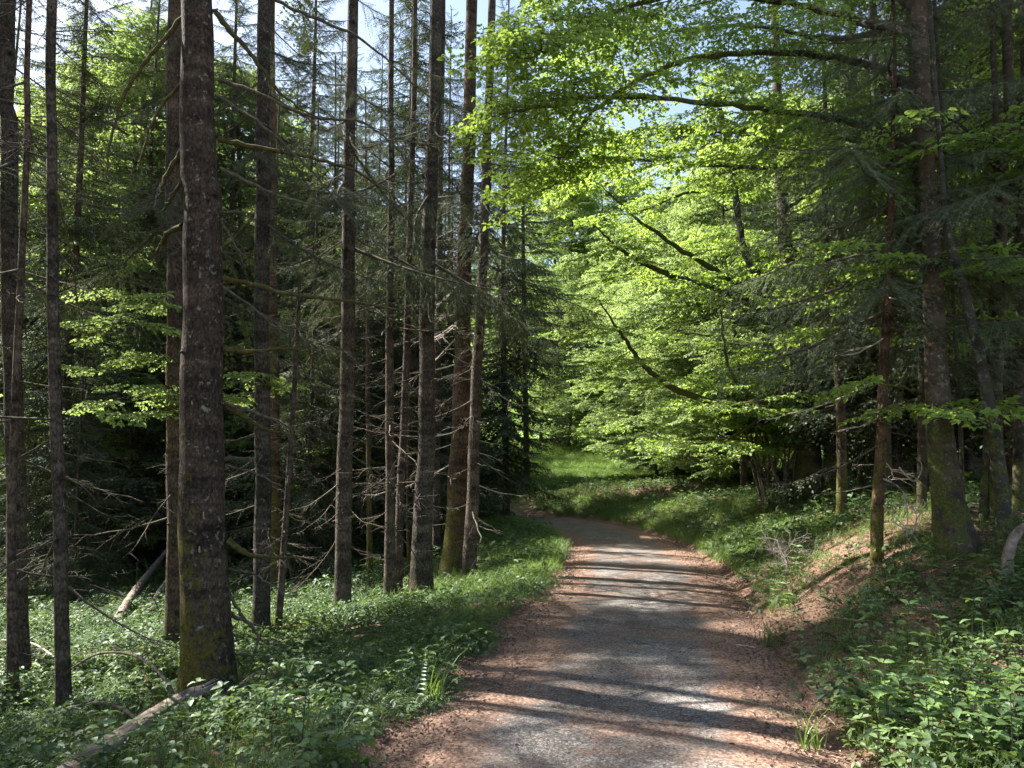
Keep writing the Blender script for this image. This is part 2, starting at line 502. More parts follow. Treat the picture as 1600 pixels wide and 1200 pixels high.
def road_mat():
    m, nt = mat_new("worn_asphalt_with_litter")
    out = N(nt, "ShaderNodeOutputMaterial")
    bs = N(nt, "ShaderNodeBsdfPrincipled"); bs.inputs["Roughness"].default_value = 0.9
    bs.inputs["Specular IOR Level"].default_value = 0.2
    g = N(nt, "ShaderNodeNewGeometry"); pos = g.outputs["Position"]
    at = N(nt, "ShaderNodeAttribute"); at.attribute_name = "side"
    fine = noise(nt, pos, 120, 4, 0.8); grit = noise(nt, pos, 45, 5, 0.75)
    vo = N(nt, "ShaderNodeTexVoronoi"); vo.inputs["Scale"].default_value = 85; nt.links.new(pos, vo.inputs["Vector"])
    vcol = N(nt, "ShaderNodeSeparateColor"); nt.links.new(vo.outputs["Color"], vcol.inputs[0])
    tarf = mathn(nt, 'ADD', mathn(nt, 'MULTIPLY', vcol.outputs[0], 0.6), mathn(nt, 'MULTIPLY', fine, 0.5))
    tar = ramp(nt, tarf, [(0.2, (0.060, 0.055, 0.052)), (0.6, (0.175, 0.162, 0.152)), (0.95, (0.42, 0.40, 0.37))])
    vl = N(nt, "ShaderNodeTexVoronoi"); vl.inputs["Scale"].default_value = 60; nt.links.new(pos, vl.inputs["Vector"])
    vlc = N(nt, "ShaderNodeSeparateColor"); nt.links.new(vl.outputs["Color"], vlc.inputs[0])
    lf = mathn(nt, 'ADD', mathn(nt, 'MULTIPLY', vlc.outputs[1], 0.55), mathn(nt, 'MULTIPLY', grit, 0.6))
    lit = ramp(nt, lf, [(0.15, (0.050, 0.030, 0.024)), (0.55, (0.195, 0.117, 0.082)), (0.95, (0.42, 0.29, 0.22))])
    absd = mathn(nt, 'ABSOLUTE', at.outputs["Fac"])
    big = noise(nt, pos, 1.1, 5, 0.65); sp = noise(nt, pos, 16, 5, 0.8)
    e = mathn(nt, 'ADD', mathn(nt, 'ADD', mathn(nt, 'MULTIPLY', absd, 0.92), mathn(nt, 'MULTIPLY', big, 1.15)), mathn(nt, 'MULTIPLY', sp, 0.42))
    f = ramp(nt, mathn(nt, 'MULTIPLY', e, 0.5), [(0.63, 0.0), (0.74, 1.0)])
    gr = ramp(nt, mathn(nt, 'ADD', mathn(nt, 'MULTIPLY', grit, 0.5), mathn(nt, 'MULTIPLY', big, 0.6)), [(0.53, 0.05), (0.62, 0.9)])
    f = mathn(nt, 'MAXIMUM', f, gr)
    wear = ramp(nt, noise(nt, pos, 2.2, 5, 0.6, 0.5), [(0.35, 0.62), (0.5, 1.0), (0.66, 1.3)])
    tar = mixc(nt, 1.0, tar, wear, 'MULTIPLY')
    ck = N(nt, "ShaderNodeTexVoronoi"); ck.feature = 'DISTANCE_TO_EDGE'; ck.inputs["Scale"].default_value = 1.3
    wp = N(nt, "ShaderNodeVectorMath", operation='ADD'); wpn = N(nt, "ShaderNodeTexNoise"); wpn.inputs["Scale"].default_value = 5
    nt.links.new(pos, wpn.inputs["Vector"]); nt.links.new(wpn.outputs["Color"], wp.inputs[0]); nt.links.new(pos, wp.inputs[1]); nt.links.new(wp.outputs[0], ck.inputs["Vector"])
    tar = mixc(nt, ramp(nt, ck.outputs["Distance"], [(0.006, 0.75), (0.02, 0.0)]), tar, (0.03, 0.024, 0.02))
    c = mixc(nt, f, tar, lit)
    nt.links.new(c, bs.inputs["Base Color"])
    bp = N(nt, "ShaderNodeBump"); bp.inputs["Distance"].default_value = 0.008
    hgt = mathn(nt, 'ADD', tarf, mathn(nt, 'MULTIPLY', f, grit))
    nt.links.new(hgt, bp.inputs["Height"]); nt.links.new(bp.outputs[0], bs.inputs["Normal"])
    nt.links.new(bs.outputs[0], out.inputs[0])
    return m


# ------------------------------------------------------------------ ground sheet and road
def axis(lo, hi, flo, fhi, step, grow=1.12):
    a = list(np.arange(flo, fhi + 1e-6, step))
    s = step; x = a[-1]
    while x < hi: s *= grow; x += s; a.append(x)
    s = step; x = a[0]; b = []
    while x > lo: s *= grow; x -= s; b.append(x)
    return np.array(b[::-1] + a)


gx = axis(-420, 420, -9, 9, 0.14); gy = axis(-60, 700, 1.5, 22, 0.14)
GX, GY = np.meshgrid(gx, gy)
S = road_side(GX, GY)
GZ = H(GX, GY, S) - 0.035 * (np.abs(S) < HALF + 0.1)
nx, ny = len(gx), len(gy)
mb = MB()
ii = (np.arange(ny - 1)[:, None] * nx + np.arange(nx - 1)[None, :]).ravel()
mb.add(np.stack([GX, GY, GZ], -1), np.stack([ii, ii + 1, ii + nx + 1, ii + nx], -1))
me = mb.mesh("ground", ground_mat(), True)
a = me.attributes.new("side", 'FLOAT', 'POINT'); a.data.foreach_set("value", S.ravel().astype(np.float32))
tag(link("ground", me), kind='structure')

us = np.linspace(-HALF - 0.12, HALF + 0.12, 29)
RCf = catmull(road_pts, 700); RTf = np.gradient(RCf, axis=0); RTf /= np.linalg.norm(RTf, axis=1)[:, None]
nrm = np.stack([RTf[:, 1], -RTf[:, 0]], -1)
XY = RCf[:, None, :] + nrm[:, None, :] * us[None, :, None]
zz = H(RCf[:, 0], RCf[:, 1], np.zeros(len(RCf)))[:, None] + 0.016 - 0.035 * (np.abs(us) / HALF)[None, :] ** 4 \
    + 0.006 * vnoise(XY[..., 0] * 3, XY[..., 1] * 3, 5)
mb = MB(); k = len(us)
ii = (np.arange(len(RCf) - 1)[:, None] * k + np.arange(k - 1)[None, :]).ravel()
mb.add(np.concatenate([XY, zz[..., None]], -1), np.stack([ii, ii + 1, ii + k + 1, ii + k], -1))
me = mb.mesh("road", road_mat(), True)
a = me.attributes.new("side", 'FLOAT', 'POINT'); a.data.foreach_set("value", np.tile(us, len(RCf)).astype(np.float32))
tag(link("road", me), kind='structure')


# ------------------------------------------------------------------ leaf and branch prototypes
def leaf6(L, W, fold=0.18, droop=0.12):
    v = np.array([[0, 0, 0], [0.28 * L, 0.46 * W, fold * W], [0.68 * L, 0.40 * W, fold * W - droop * L * 0.4], [L, 0, -droop * L],
                  [0.68 * L, -0.40 * W, fold * W - droop * L * 0.4], [0.28 * L, -0.46 * W, fold * W]])
    return v, np.array([[0, 3, 2, 1], [0, 5, 4, 3]])


def leafbig(L, W):
    """toothed broad leaf with a folded midrib, 12 faces"""
    n = 6; t = np.linspace(0, 1, n + 1)
    w = W * 0.5 * np.sin(np.pi * t ** 0.75) ** 0.8; w[0] = 0.004; w[-1] = 0.0
    z = -0.35 * L * t ** 2 + 0.10 * L * t
    mid = np.stack([t * L, 0 * t, z], -1)
    tooth = np.where(np.arange(n + 1) % 2 == 1, 1.08, 0.95)
    l = np.stack([t * L + 0.03 * L * (np.arange(n + 1) % 2), w * tooth, z + w * 0.28], -1); r = l * [1, -1, 1]
    v = np.vstack([mid, l, r]); m = n + 1; F = []
    for i in range(n):
        F.append([i, i + 1, m + i + 1, m + i]); F.append([i + 1, i, 2 * m + i, 2 * m + i + 1])
    return v, np.array(F)


def spray_proto(L, leafL, seed, simple=False):
    """flat fan of beech leaves on a zigzag twig running along +X"""
    r = np.random.default_rng(seed)
    tw = MB(); Ms, Ts = [], []
    def twig(o, ang, ln, lev):
        n = max(3, int(ln / (leafL * 0.62)))
        t = np.linspace(0, 1, n + 1)
        d = np.array([math.cos(ang), math.sin(ang), 0])
        pts = o + d * (t[:, None] * ln); pts[:, 2] += -0.10 * ln * t ** 2 + (r.normal(0, 0.006, n + 1)) * (t > 0)
        pts[:, :2] += r.normal(0, 0.008, (n + 1, 2)) * (t[:, None] > 0)
        tube(tw, pts, np.linspace(0.006 if lev == 0 else 0.003, 0.0015, n + 1), 3, cap=False)
        for i in range(1, n + 1):
            s = 1 if i % 2 else -1
            if lev == 0 and i < n and i % 2 == (1 if simple else 0) or (lev == 0 and i < n and not simple and r.random() < 0.5):
                twig(pts[i], ang + s * R(r.uniform(38, 62)), ln * (1 - 0.75 * t[i]) * r.uniform(0.45, 0.65), 1)
            if lev == 1 or t[i] > 0.3 or True:
                for s2 in ((s,) if i < n else (1, -1, 0)):
                    a = ang + s2 * R(r.uniform(35, 70))
                    Ms.append(rotz(np.array(a)) @ rotx(np.array(R(r.normal(0, 28)))) @ roty(np.array(R(r.normal(10, 20)))) * r.uniform(0.5, 1.25))
                    Ts.append(pts[i] + [0, 0, -0.003])
    twig(np.zeros(3), 0.0, L, 0)
    return tw, np.array(Ms), np.array(Ts)


def make_spray(L, leafL, seed, simple=False):
    tw, Ms, Ts = spray_proto(L, leafL, seed, simple)
    lv, lf = leaf6(leafL, leafL * 0.66)
    if simple:
        lv = lv[[0, 1, 3, 5]]; lv[1, 0] = lv[3, 0] = leafL * 0.5; lf = np.array([[0, 3, 2, 1]])
    k = len(Ts)
    V = np.einsum('kij,nj->kni', Ms, lv) + Ts[:, None]
    F = (lf[None] + (np.arange(k) * len(lv))[:, None, None]).reshape(-1, 4)
    return (V.reshape(-1, 3), F, np.concatenate(tw.v), np.concatenate(tw.f))


SPRAYS = [make_spray(random.uniform(0.55, 0.8), 0.068, 10 + i) for i in range(6)]
SPRAYS_FAR = [make_spray(1.0, 0.12, 30 + i, True) for i in range(5)]


def place_sprays(mb, sprays, pos, ang, tilt, scale, roll=None):
    """scatter sprays; leaves to material 0, twigs to material 1"""
    pos = np.asarray(pos); ang = np.asarray(ang); tilt = np.asarray(tilt); scale = np.asarray(scale)
    roll = rng.normal(0, 0.15, len(pos)) if roll is None else roll
    M = rotz(ang) @ roty(tilt) @ rotx(roll) * scale[:, None, None]
    which = rng.integers(0, len(sprays), len(pos))
    for w, (lv, lf, tv, tf) in enumerate(sprays):
        k = which == w
        if k.any():
            bake(mb, lv, lf, M[k], pos[k], 0); bake(mb, tv, tf, M[k], pos[k], 1)


def spruce_branch(L, seed, fine=False, step=0.06, droop=0.5, hang=0.55, dens=1.0):
    """Norway spruce bough along +X: spine, side twigs that hang, needle blades"""
    r = np.random.default_rng(seed)
    wood = MB(); A, D, LEN = [], [], []
    n = 12; t = np.linspace(0, 1, n)
    spine = np.stack([L * t, 0.04 * L * np.sin(t * 4 + seed), L * (-droop * 0.55 * t + droop * 0.30 * t ** 2.5)], -1)
    tube(wood, spine, np.linspace(0.010 + 0.006 * L, 0.003, n), 4, cap=False)
    sp = catmull(spine, 200)
    for q in np.arange(0.10, 1.0, step / L):
        o = sp[int(q * 199)]
        for s in (1, -1):
            if r.random() > 0.92: continue
            l = min(0.62, 0.42 * L) * (1 - 0.72 * q) * r.uniform(0.55, 1.15) + 0.08
            a = s * R(r.uniform(42, 72)); hh = hang * r.uniform(0.3, 1.5)
            m = max(3, int(l / (0.045 / dens)))
            tt = np.linspace(0, 1, m)
            pts = o + np.stack([np.cos(a) * l * tt, np.sin(a) * l * tt, -hh * l * tt ** 1.3], -1)
            dd = np.gradient(pts, axis=0); dd /= np.linalg.norm(dd, axis=1)[:, None]
            A.append(pts); D.append(dd); LEN.append((0.075 if fine else 0.105) * (1 - 0.45 * tt))
            if fine and l > 0.2: tube(wood, pts[::2] if m > 5 else pts, 0.002, 3, cap=False)
    A = np.concatenate(A); D = np.concatenate(D); LN = np.concatenate(LEN)
    allA, allD, allL = [A], [D], [LN]
    for s in (1, -1):
        side = np.cross(D, [0, 0, 1.0]); side /= (np.linalg.norm(side, axis=1)[:, None] + 1e-6)
        d2 = D * 0.75 + side * s * 0.62 + np.array([0, 0, -0.15]) + r.normal(0, 0.18, D.shape)
        d2 /= np.linalg.norm(d2, axis=1)[:, None]
        allA.append(A); allD.append(d2); allL.append(LN * r.uniform(0.7, 1.2, len(LN)))
    A = np.concatenate(allA); D = np.concatenate(allD); LN = np.concatenate(allL)
    side = np.cross(D, r.normal(0, 0.5, D.shape) + [0, 0, 1.0]); side /= (np.linalg.norm(side, axis=1)[:, None] + 1e-6)
    lm = MB()
    if not fine:
        w = 0.0155
        V = np.stack([A, A + D * LN[:, None] * 0.5 + side * w, A + D * LN[:, None], A + D * LN[:, None] * 0.5 - side * w], 1)
        lm.add(V.reshape(-1, 3), np.arange(len(A) * 4).reshape(-1, 4))
    else:
        k = 7
        for i in range(k):
            for s in (1, -1):
                b = A + D * (LN * (i + 0.5) / k)[:, None]
                nd = D * 0.75 + side * s * 0.8 + r.normal(0, 0.35, D.shape); nd /= np.linalg.norm(nd, axis=1)[:, None]
                e = b + nd * 0.017
                wv = D * 0.0022
                V = np.stack([b - wv, b + wv, e], 1)
                lm.add(V.reshape(-1, 3), np.arange(len(A) * 3).reshape(-1, 3))
    return (np.concatenate(lm.v), np.concatenate(lm.f), np.concatenate(wood.v), np.concatenate(wood.f))


SBR = [spruce_branch(2.2, 50 + i, step=0.075, droop=random.uniform(0.35, 0.8), hang=random.uniform(0.5, 0.95), dens=0.8) for i in range(5)]


def dead_proto(L, seed, mb, bushy=1.0):
    """bare dead bough along +X with forked side twigs"""
    r = np.random.default_rng(seed)
    n = 9; t = np.linspace(0, 1, n)
    sp = np.stack([L * t, 0.06 * L * np.sin(t * 5 + seed) * t, L * (-0.30 * t + 0.16 * t ** 2) * r.uniform(0.2, 1.8)], -1) + r.normal(0, 0.012 * L, (n, 3)) * t[:, None]
    tube(mb, sp, np.linspace(0.006 + 0.005 * L, 0.002, n), 4)
    s2 = catmull(sp, 60)
    for _ in range(int(L * 9 * bushy)):
        q = r.uniform(0.15, 0.98); o = s2[int(q * 59)]; l = (0.15 + 0.38 * L * (1 - q)) * r.uniform(0.4, 1.1)
        a = r.choice([-1, 1]) * R(r.uniform(25, 75)); m = 5; tt = np.linspace(0, 1, m)
        pts = o + np.stack([np.cos(a) * l * tt, np.sin(a) * l * tt, -0.25 * l * tt ** 2 * r.uniform(-0.5, 2.2)], -1) + r.normal(0, 0.008, (m, 3)) * tt[:, None]
        tube(mb, pts, np.linspace(0.0035, 0.0013, m), 3, cap=False)
        if l > 0.25:
            for _ in range(2):
                q2 = r.integers(1, 4); o2 = pts[q2]; a2 = a + r.choice([-1, 1]) * R(40); l2 = l * 0.4
                tube(mb, np.stack([o2, o2 + [math.cos(a2) * l2, math.sin(a2) * l2, -0.1 * l2 * r.uniform(-1, 2)]]), [0.002, 0.001], 3, cap=False)


DEADP = []
for i in range(7):
    d_ = MB(); dead_proto(0.5 + 0.22 * i, 70 + i, d_)
    DEADP.append((np.concatenate([f for f in d_.v]), d_, 0.5 + 0.22 * i))


def dead_mesh(i, mat):
    return DEADP[i][1].mesh("dead_branch", mat)


DEAD_ME = [dead_mesh(i, M_DEAD) for i in range(7)]
DEAD_PALE = [dead_mesh(i, M_PALE) for i in range(5)]


# ------------------------------------------------------------------ trunks
def trunk_rings(pts, rad, seg, flare=0.35, lumps=0.02, root=0.25):
    """pts from below ground upward; returns MB with noisy rings"""
    pts = np.asarray(pts, float); rad = np.asarray(rad, float)
    a = np.linspace(0, 2 * math.pi, seg, endpoint=False)
    h = pts[:, 2] - pts[0, 2] - 0.25
    ph = rng.uniform(0, 6.28, 5)
    V = []
    for p, r_, hh in zip(pts, rad, h):
        fl = 1 + flare * math.exp(-max(hh, 0) / (r_ * 1.6 + 0.02))
        buttress = root * math.exp(-max(hh, 0) / (r_ * 1.8 + 0.02)) * (0.5 * np.cos(4 * a + ph[0]) + 0.5 * np.cos(3 * a + ph[1]))
        l = lumps * (np.sin(2 * a + ph[2] + hh * 1.7) + 0.7 * np.sin(3 * a + ph[3] - hh * 4.3) + 0.5 * np.sin(5 * a + hh * 9 + ph[4]))
        rr = r_ * (fl + buttress + l + lumps * 0.5 * rng.normal(0, 1, seg))
        V.append(np.stack([p[0] + rr * np.cos(a), p[1] + rr * np.sin(a), np.full(seg, p[2])], -1))
    V = np.array(V); m = len(pts)
    mb = MB()
    i = np.arange(m - 1)[:, None] * seg; j = np.arange(seg)[None, :]; j2 = (j + 1) % seg
    mb.add(V.reshape(-1, 3), np.stack([i + j, i + j2, i + seg + j2, i + seg + j], -1).reshape(-1, 4))
    top = V[-1].mean(0); mb.add(np.vstack([V[-1], top]), [[q, (q + 1) % seg, seg] for q in range(seg)])
    return mb


def stubs(mb, path, rad, n, lo, hi, seed, ln=(0.03, 0.12)):
    """short broken branch stubs and scars standing out from a trunk"""
    r = np.random.default_rng(seed)
    zs = path[:, 2]
    for _ in range(n):
        z = r.uniform(lo, hi)
        c = np.array([np.interp(z, zs, path[:, 0]), np.interp(z, zs, path[:, 1]), z]); rr = np.interp(z, zs, rad)
        a = r.uniform(0, 6.283); d = np.array([math.cos(a), math.sin(a), r.uniform(-0.2, 0.5)])
        l = r.uniform(*ln)
        tube(mb, [c + d * rr * 0.7, c + d * (rr + l * 0.5), c + d * (rr + l) + [0, 0, r.normal(0, 0.01)]],
             [rr * 0.12 + 0.006, rr * 0.07 + 0.005, 0.004], 5)


# crowns: 5 shared meshes of the tall kind (hanging boughs), 3 that reach the ground
def crown_mesh(Hh, hb, Rmax, nb, seed, name="crown", mat=None, sbr=None, power=0.8):
    r = np.random.default_rng(seed)
    u = (np.arange(nb) + 0.5) / nb
    z = hb + (Hh - hb) * u ** 1.1
    frac = (Hh - z) / (Hh - hb)
    L = Rmax * frac ** power * r.uniform(0.6, 1.15, nb) + 0.25
    ang = np.arange(nb) * 2.39996 + r.normal(0, 0.4, nb)
    tilt = np.interp(frac, [0, 0.3, 1], [-0.7, -0.15, 0.18]) + r.normal(0, 0.12, nb)
    sbr = sbr or SBR
    M = rotz(ang) @ roty(tilt) @ rotx(r.normal(0, 0.2, nb)) * (L / 2.2)[:, None, None]
    # keep twigs of short boughs from shrinking too far
    T = np.stack([0.03 * np.cos(ang), 0.03 * np.sin(ang), z], -1)
    w = r.integers(0, len(sbr), nb)
    mb = MB()
    for k, (lv, lf, tv, tf) in enumerate(sbr):
        q = w == k
        if q.any():
            bake(mb, lv, lf, M[q], T[q], 0); bake(mb, tv, tf, M[q], T[q], 1)
    return mb.mesh(name, [mat or M_NEEDLE, M_DEAD])


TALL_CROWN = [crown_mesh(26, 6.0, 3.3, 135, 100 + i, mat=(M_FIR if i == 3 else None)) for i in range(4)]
MIDHIGH = crown_mesh(26, 10.5, 2.5, 120, 160)
HIGHDENSE = crown_mesh(30, 15.8, 2.5, 140, 161)
HIGH_CROWN = [crown_mesh(26, 14.5, 2.2, 46, 120 + i) for i in range(4)]
MID_CROWN = [crown_mesh(24, 1.8, 2.9, 225, 140 + i, power=.7) for i in range(2)]
FULL_CROWN = [crown_mesh(11, 0.5, 2.3, 95, 200 + i, power=0.9) for i in range(3)]


def bg_trunk(Hh, rb, seed, dead_to=9.0, nd=34):
    r = np.random.default_rng(seed)
    z = np.concatenate([[-0.4, 0, 0.3, 0.8], np.linspace(1.6, Hh, 12)])
    pts = np.stack([0.10 * np.sin(z * 0.25 + seed), 0.1 * np.cos(z * 0.21 + seed), z], -1); pts[:4, :2] = pts[4, :2]
    mb = trunk_rings(pts, np.interp(z, [0, Hh], [rb, 0.02]), 8, 0.25)
    for _ in range(nd):
        i = r.integers(0, 5); zq = r.uniform(1.0, dead_to); dv = DEADP[i][1]
        M = (rotz(np.array(r.uniform(0, 6.28))) @ roty(np.array(r.normal(0.1, 0.2)))) * r.uniform(0.7, 1.3)
        c = np.array([np.interp(zq, z, pts[:, 0]), np.interp(zq, z, pts[:, 1]), zq])
        for vv, ff in zip(dv.v, [f - o for f, o in zip(dv.f, np.cumsum([0] + [len(x) for x in dv.v])[:-1])]):
            mb.add(vv @ M.T + c, ff, 1)
    return mb.mesh("trunk", [M_BARK, M_DEAD], True)


BG_TRUNK = [bg_trunk(26, random.uniform(0.13, 0.17), 300 + i) for i in range(4)]
BG_TRUNK_SMALL = [bg_trunk(11, 0.075, 310 + i, 3.0, 10) for i in range(2)]


# ------------------------------------------------------------------ the front trees, each measured from the photograph
def pixel_tree(name, cat, label, path, Htot, mat, seg=16, group=None, base=None, crown=None, ndead=0, dead_lo=1.2, dead_hi=8, dead_set=None,
               nst=14, stub_ln=(0.02, 0.10), flare=0.35, root=0.22, lumps=0.02, dmax=6, bend=None):
    """path: list of (px, py, width_px) from the foot up, all at the depth of the foot"""
    px, py, w = path[0]
    b = G(px, py) if base is None else np.array(base, float)
    d = b[1]
    pts = [b]; rad = [w * d / FPX / 2 * .9]
    for (x, y, ww) in path[1:]:
        pts.append(P(x, y, d)); rad.append(ww * d / FPX / 2 * .94)
    pts = np.array(pts); rad = np.array(rad)
    if pts[-1, 2] < b[2] + Htot:                      # grow on above the frame
        dirv = pts[-1] - pts[-2]; dirv = dirv / dirv[2]
        top = pts[-1] + dirv * (b[2] + Htot - pts[-1, 2]) * 1.0
        top[:2] = pts[-1, :2] * 0.6 + top[:2] * 0.4
        pts = np.vstack([pts, top]); rad = np.append(rad, 0.02)
    zs = np.concatenate([[b[2] - 0.25], np.arange(b[2], b[2] + 1.2, 0.08), np.arange(b[2] + 1.2, min(b[2] + 9, b[2] + Htot), 0.2), np.linspace(b[2] + 9.01, b[2] + Htot, 10) if Htot > 9.2 else []])
    cp = catmull(pts, 300)
    cr = np.interp(cp[:, 2], pts[:, 2], rad)
    X = np.interp(zs, cp[:, 2], cp[:, 0]); Y = np.interp(zs, cp[:, 2], cp[:, 1]); RR = np.interp(zs, cp[:, 2], cr)
    loc = np.array([b[0], b[1], b[2]])
    wz = zs - b[2]; wf = smooth(0.5, 2.0, wz); p0 = px * 0.37
    X = X + wf * 0.12 * RR * np.sin(wz * 1.1 + p0) + wf * 0.05 * RR * np.sin(wz * 4.3 + p0 * 2); Y = Y + wf * 0.1 * RR * np.cos(wz * 0.9 + p0)
    path3 = np.stack([X, Y, zs], -1) - loc
    t = thing(name, label, cat, loc, group)
    mb = trunk_rings(path3, RR, seg, flare, lumps, root)
    if nst:
        stubs(mb, path3[1:], RR[1:], nst, 0.5, min(8, Htot - 1), int(abs(px) * 7 + 3), stub_ln)
    tr = link("trunk", mb.mesh("trunk", mat, True), t)
    r = np.random.default_rng(int(abs(px)) + 11)
    for i in range(ndead):
        z = r.uniform(dead_lo, min(dead_hi, Htot - 0.5)); ang = r.uniform(0, 6.283)
        k = int(r.integers(0, min(dmax, 7))) if dead_set is None else int(r.integers(0, len(dead_set)))
        o = link("branch", (DEAD_ME[k] if dead_set is None else dead_set[k]), t)
        rr = np.interp(z, path3[:, 2], RR) * 0.8
        o.location = (np.interp(z, path3[:, 2], path3[:, 0]) + rr * math.cos(ang), np.interp(z, path3[:, 2], path3[:, 1]) + rr * math.sin(ang), z)
        o.rotation_euler = (r.normal(0, 0.3), r.normal(0.15, 0.25), ang)
        s = r.uniform(0.7, 1.25); o.scale = (s, s, s)
    if crown is not None:
        cm, zoff, cs = crown
        c = link("crown", cm, t)
        zt = min(9.0, Htot * 0.6)
        c.location = (np.interp(zt, path3[:, 2], path3[:, 0]), np.interp(zt, path3[:, 2], path3[:, 1]), zoff)
        c.rotation_euler = (0, 0, r.uniform(0, 6.28)); c.scale = (cs, cs, cs)
    return t, loc, path3, RR


def branch_on(t, loc, pix, d, r0, r1=0.004, mat=M_DEAD, name="branch", twigs=0, seed=0, dd=0.0, seg=6, rough=0.08):
    """one bough measured in the photograph; pix = pixels, depth d (+dd towards its tip)"""
    n = len(pix)
    pts = np.array([P(x, y, d + dd * i / (n - 1)) for i, (x, y) in enumerate(pix)])
    c = catmull(pts, max(8, n * 5))
    r = np.random.default_rng(seed + 500 + int(pix[0][1]))
    c[1:-1] += r.normal(0, 0.006, (len(c) - 2, 3))
    c -= loc
    mb = MB(); tube(mb, c, np.linspace(r0, r1, len(c)), seg, rough)
    for _ in range(twigs):
        q = int(r.uniform(0.2, 0.95) * (len(c) - 2)); o = c[q]; T = c[q + 1] - c[q]; T /= np.linalg.norm(T) + 1e-9
        dv = T * 0.6 + r.normal(0, 0.55, 3) + [0, 0, -0.15]; dv /= np.linalg.norm(dv); l = r.uniform(0.12, 0.55)
        pp = np.array([o, o + dv * l * 0.5 + r.normal(0, 0.015, 3), o + dv * l + r.normal(0, 0.03, 3) + [0, 0, -0.05 * l]])
        tube(mb, catmull(pp, 5), np.linspace(0.0045, 0.0015, 5), 3, cap=False)
    return link(name, mb.mesh(name, mat, True), t)


# the big mossy spruce
big, bloc, bpath, brad = pixel_tree("mossy_spruce", "spruce tree", "thick mossy spruce trunk standing closest, with yellow-green moss at its foot",
    [(328, 1092, 84), (324, 1000, 77), (320, 900, 73), (319, 600, 68), (316, 450, 65), (313, 300, 60), (309, 0, 52)], 26, M_BARKBIG, 40, nst=26,
    stub_ln=(0.015, 0.05), crown=(HIGH_CROWN[0], 0.0, 1.0), flare=0.22, root=0.12, lumps=0.012)
bd = bloc[1]
BR = [([(338, 20), (372, 62), (410, 108), (455, 160), (520, 195)], .030, 5), ([(400, -30), (430, 0), (490, 28), (560, 58), (625, 112), (690, 168)], .022, 8),
      ([(341, 125), (400, 145), (480, 180), (560, 190), (600, 215), (655, 265)], .022, 7), ([(341, 150), (400, 190), (470, 250), (540, 330), (605, 395)], .018, 7),
      ([(342, 218), (400, 230), (480, 245), (550, 265), (600, 295), (637, 327)], .026, 6), ([(343, 262), (400, 290), (450, 310), (505, 325)], .020, 5),
      ([(345, 333), (372, 331), (397, 335)], .018, 1), ([(345, 342), (362, 372), (372, 390), (384, 401)], .012, 3),
      ([(348, 435), (400, 445), (450, 460), (530, 468), (600, 480), (665, 486)], .028, 8), ([(348, 447), (380, 470), (420, 500), (470, 515), (512, 545)], .014, 6),
      ([(351, 545), (400, 549), (440, 544), (482, 548)], .030, 2), ([(351, 632), (380, 650), (420, 672), (472, 681)], .034, 2),
      ([(352, 630), (395, 643), (440, 660), (462, 668)], .020, 2), ([(353, 717), (375, 716), (397, 719)], .024, 1), ([(353, 726), (400, 740), (440, 760)], .013, 3),
      ([(356, 845), (380, 862), (410, 870), (475, 872)], .036, 2), ([(344, 905), (365, 940), (385, 970), (412, 981)], .020, 3),
      ([(362, 962), (390, 975), (410, 1000), (447, 1012)], .020, 4), ([(365, 1021), (400, 1024), (432, 1028)], .010, 2), ([(358, 888), (400, 900), (442, 926)], .012, 3),
      ([(412, 981), (400, 1010), (396, 1035)], .010, 2), ([(432, 1030), (412, 1052), (392, 1072)], .010, 1)]
for i, (pp, r0, tw) in enumerate(BR):
    branch_on(big, bloc, pp, bd, r0 * 1.1, 0.006, M_MOSSBR if r0 > 0.024 else M_DEAD, twigs=tw, seed=i, dd=-0.3 + 0.13 * (i % 6))
for i, (pp, r0, tw) in enumerate([([(285, 28), (245, 75), (207, 125), (187, 165), (170, 230), (168, 282)], .022, 4), ([(284, 130), (252, 165), (231, 210), (215, 266)], .016, 4),
        ([(285, 235), (262, 272), (248, 306)], .030, 2), ([(285, 282), (268, 310), (254, 332)], .018, 1), ([(285, 353), (262, 365), (250, 385), (241, 408)], .028, 2)]):
    branch_on(big, bloc, pp, bd, r0 * 1.2, 0.010, M_MOSSBR, twigs=tw, seed=60 + i, dd=0.15 * i - 0.2)
# pale broken stubs
for (x, y) in ((331, 806), (325, 858), (312, 633)):
    mb = MB(); q = P(x, y, bd) - bloc; rr = np.interp(q[2], bpath[:, 2], brad)
    c = np.array([q[0] * (1 - rr / bd), q[1] - rr * 0.97, q[2]])
    tube(mb, [c + [0, 0.03, -0.02], c + [0.004, -0.012, 0.0], c + [0.008, -0.03, 0.05 if y > 700 else 0.02]], [0.013, 0.010, 0.005], 7, 0.1)
    link("broken_stub", mb.mesh("broken_stub", M_PINKW, True), big)

